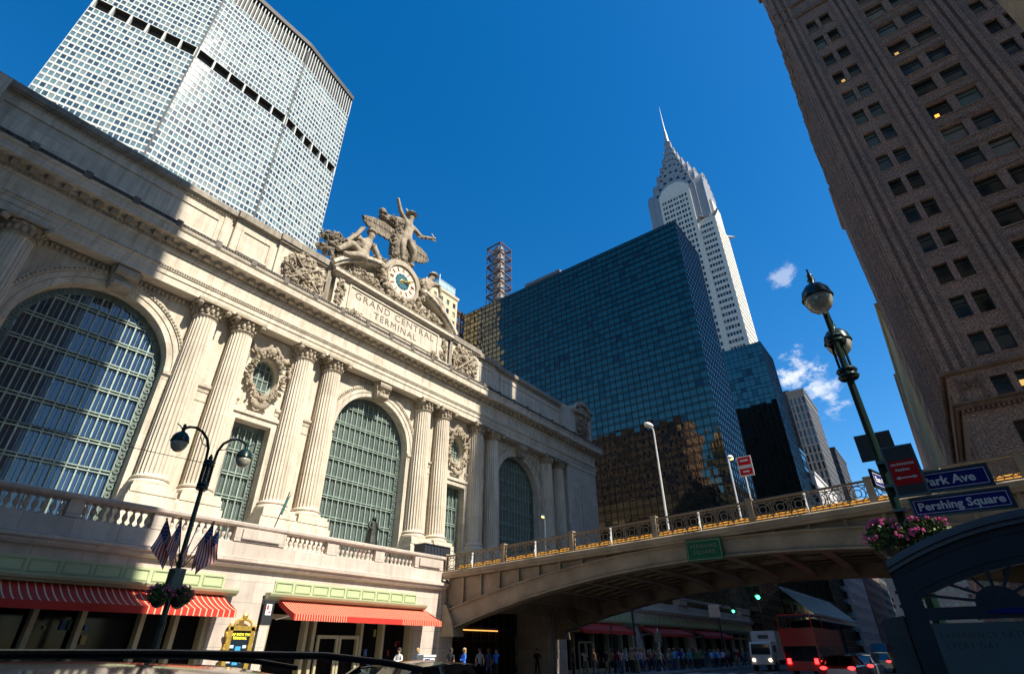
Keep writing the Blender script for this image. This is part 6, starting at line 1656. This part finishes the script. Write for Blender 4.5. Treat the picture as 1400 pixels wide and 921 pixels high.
HB = MB(); HB.ball((0, .015, 1.685), .108, .118, .10, 12, 8); HB.ball((0, .05, 1.64), .098, .085, .11, 10, 7)
LH = MB(); LH.ball((0, .015, 1.685), .11, .12, .10, 12, 8); LH.ball((0, .06, 1.56), .1, .07, .17, 10, 7)
FC = MB()
for s in (-1, 1): FC.ball((s*.036, -.112, 1.655), .013, .008, .009, 6, 4)
FC.ball((0, -.122, 1.6), .026, .008, .007, 6, 4)
EA = MB(); EA.ball((0, -.122, 1.63), .014, .02, .022, 6, 5)
for s in (-1, 1): EA.ball((s*.098, .0, 1.64), .014, .022, .032, 6, 5)
tmp = [x.build('hair', HAIRD, None, True) for x in (HB, LH)]; HM = [t.data for t in tmp]; [bpy.data.objects.remove(t) for t in tmp]
tf = FC.build('eyes_and_mouth', HAIRD, None, True); FM = tf.data; bpy.data.objects.remove(tf)
te = EA.build('nose_and_ears', SKIN1, None, True); EM = te.data; bpy.data.objects.remove(te)
def person(x, y, rz, shirt, trou, hair, sk, pose, label, sc=1.0, long=0, z=.13, grp=None):
    me = TM[pose]; o = bpy.data.objects.new('person', me); COL.objects.link(o); o.location = (x, y, z); o.rotation_euler = (0, 0, rz); o.scale = (sc, sc, sc)
    for i, m in enumerate((SK[sk], CM[shirt], TR[trou], HR[hair], RUBBER)): o.material_slots[i].link = 'OBJECT'; o.material_slots[i].material = m
    tag(o, label, 'person', grp)
    for nm, md, mt_ in (('hair', HM[long], HR[hair]), ('eyes_and_mouth', FM, HAIRD), ('nose_and_ears', EM, SK[sk])):
        c = bpy.data.objects.new(nm, md); COL.objects.link(c); c.parent = o; c.material_slots[0].link = 'OBJECT'; c.material_slots[0].material = mt_
R = random.Random(21); sh = list(CL); crowd = []
for i in range(78):
    t = i/77; X = 43.3+t*35+R.uniform(-.5, .5); crowd.append((X, R.uniform(22.7, 25.6)))
crowd.sort(key=lambda p: p[0]/p[1])
prev = ('', '')
for i, (x, y) in enumerate(crowd):
    pal = ['pale pink', 'tan', 'grey', 'white', 'dark red', 'light blue', 'black'] if i < 28 else ['bright blue', 'light blue', 'teal', 'bright blue', 'white', 'green', 'navy']
    if i > 66: pal = ['navy', 'black', 'grey', 'dark red']
    s = R.choice(pal); tr = R.choice(list(TR)); hr = R.choice(list(HR)); ps = R.randrange(4)
    person(x, y, R.uniform(0, 6.28), s, tr, hr, R.randrange(3), ps, '%s-haired person in %s, number %d in the pavement crowd from the bridge' % (hr, s, i+1), R.uniform(.93, 1.05), R.randrange(2), grp='people crowding the pavement east of the bridge')
extra = [(26.3, 24.6, 'black', 'black trousers', 'dark', 'dark silhouette person beside the white newspaper box'), (27.9, 25.0, 'bright blue', 'jeans', 'blond', 'blond person in blue at the corner of the bridge abutment'),
 (29.6, 25.2, 'grey', 'jeans', 'brown', 'person in grey just right of the bridge abutment in shade'), (31.0, 25.0, 'bright blue', 'black trousers', 'dark', 'person in a bright blue shirt in the shade under the bridge'), (30.6, 25.3, 'navy', 'jeans', 'brown', 'person in navy close behind the bright blue shirt'),
 (37.0, 26.0, 'black', 'black trousers', 'dark', 'person in black deep in the shade under the bridge'), (40.2, 24.9, 'dark red', 'black trousers', 'grey', 'person in dark red beside the white-shirted one'), (41.4, 24.6, 'white', 'khaki trousers', 'brown', 'person in a white shirt in full sun at the edge of the bridge shade'),
 (25.2, 26.2, 'light blue', 'jeans', 'blond', 'person in light blue behind the newspaper box'), (23.2, 25.6, 'white', 'jeans', 'dark', 'person in white walking under the orange-red awning')]
for i, (x, y, s, tr, hr, lb) in enumerate(extra): person(x, y, R.uniform(0, 6), s, tr, hr, i % 3, (2, 1, 0, 3)[i % 4], lb, 1, i % 2)

# ------------------------------------------------------------------ light, sky, camera
SUN_AZ, SUN_EL = radians(5.6), radians(48)   # degrees east of south, elevation
sd = Vector((sin(SUN_AZ)*cos(SUN_EL), -cos(SUN_AZ)*cos(SUN_EL), sin(SUN_EL)))
sl = bpy.data.lights.new('sun', 'SUN'); sl.energy = 5.0; sl.angle = radians(.53); sl.color = (1.0, .93, .80)
so = bpy.data.objects.new('sun', sl); COL.objects.link(so); so.rotation_euler = sd.to_track_quat('Z', 'Y').to_euler(); so.location = (0, -50, 300)
W = bpy.data.worlds.new('World'); S.world = W; W.use_nodes = True; nt = W.node_tree; bg = nt.nodes['Background']
sky = nt.nodes.new('ShaderNodeTexSky'); sky.sky_type = 'NISHITA'; sky.sun_disc = False; sky.sun_elevation = SUN_EL; sky.sun_rotation = pi-SUN_AZ
sky.air_density = 1.0; sky.dust_density = .3; sky.ozone_density = 3.0; sky.altitude = 0
hs = nt.nodes.new('ShaderNodeHueSaturation'); hs.inputs['Saturation'].default_value = 1.4; hs.inputs['Value'].default_value = 1.0
nt.links.new(sky.outputs[0], hs.inputs['Color'])
tc = nt.nodes.new('ShaderNodeTexCoord')
def cdir(x, y):
    pass
col = hs.outputs[0]
CLOUDS = [((0.9122, 0.0885, 0.4), .055, 1.0), ((0.9283, 0.0659, 0.366), .06, .75), ((0.8397, 0.0677, 0.5388), .035, .4), ((.915, .11, .385), .04, .8)]
for (d, r, amt) in CLOUDS:
    dv = nt.nodes.new('ShaderNodeVectorMath'); dv.operation = 'DISTANCE'; dv.inputs[1].default_value = Vector(d).normalized()
    nt.links.new(tc.outputs['Generated'], dv.inputs[0])
    mr = nt.nodes.new('ShaderNodeMapRange'); mr.inputs[1].default_value = r; mr.inputs[2].default_value = 0; mr.inputs[3].default_value = 0; mr.inputs[4].default_value = 1
    nt.links.new(dv.outputs['Value'], mr.inputs[0])
    mp = nt.nodes.new('ShaderNodeMapping'); mp.inputs['Scale'].default_value = (1, 1, 1.7); nt.links.new(tc.outputs['Generated'], mp.inputs[0])
    nz = noise(nt, mp.outputs[0], 21, 10, .66)
    sc = nt.nodes.new('ShaderNodeMath'); sc.operation = 'MULTIPLY_ADD'; sc.inputs[1].default_value = 3.2; sc.inputs[2].default_value = -1.75; nt.links.new(nz, sc.inputs[0])
    ad = nt.nodes.new('ShaderNodeMath'); ad.operation = 'ADD'; nt.links.new(mr.outputs[0], ad.inputs[0]); nt.links.new(sc.outputs[0], ad.inputs[1])
    ms = nt.nodes.new('ShaderNodeMapRange'); ms.interpolation_type = 'SMOOTHSTEP'; ms.inputs[1].default_value = .25; ms.inputs[2].default_value = 1.0; ms.inputs[4].default_value = amt; nt.links.new(ad.outputs[0], ms.inputs[0])
    gt = nt.nodes.new('ShaderNodeMath'); gt.operation = 'GREATER_THAN'; gt.inputs[1].default_value = .001; nt.links.new(mr.outputs[0], gt.inputs[0])
    mu = nt.nodes.new('ShaderNodeMath'); mu.operation = 'MULTIPLY'; nt.links.new(gt.outputs[0], mu.inputs[0]); nt.links.new(ms.outputs[0], mu.inputs[1])
    col = mixc(nt, mu.outputs[0], col, (5.2, 5.5, 6.0))
nt.links.new(col, bg.inputs['Color']); bg.inputs['Strength'].default_value = .115
yw, pt, ro = radians(37.24), radians(30.88), radians(-.36)
f = Vector((cos(pt)*cos(yw), cos(pt)*sin(yw), sin(pt))); r0 = Vector((sin(yw), -cos(yw), 0)); u0 = r0.cross(f)
r2 = r0*cos(ro)+u0*sin(ro); u2 = u0*cos(ro)-r0*sin(ro)
cam = bpy.data.cameras.new('camera'); co = bpy.data.objects.new('camera', cam); COL.objects.link(co)
M = Matrix((r2, u2, -f)).transposed().to_4x4(); M.translation = Vector(CAM); co.matrix_world = M
cam.sensor_width = 36; cam.sensor_fit = 'HORIZONTAL'; cam.lens = 722.2/1400*36; cam.clip_start = .05; cam.clip_end = 6000
S.camera = co
S.render.engine = 'CYCLES'; S.view_settings.view_transform = 'Standard'; S.view_settings.look = 'None'; S.view_settings.gamma = 1; S.view_settings.exposure = .72
S.cycles.max_bounces = 6; S.cycles.glossy_bounces = 4
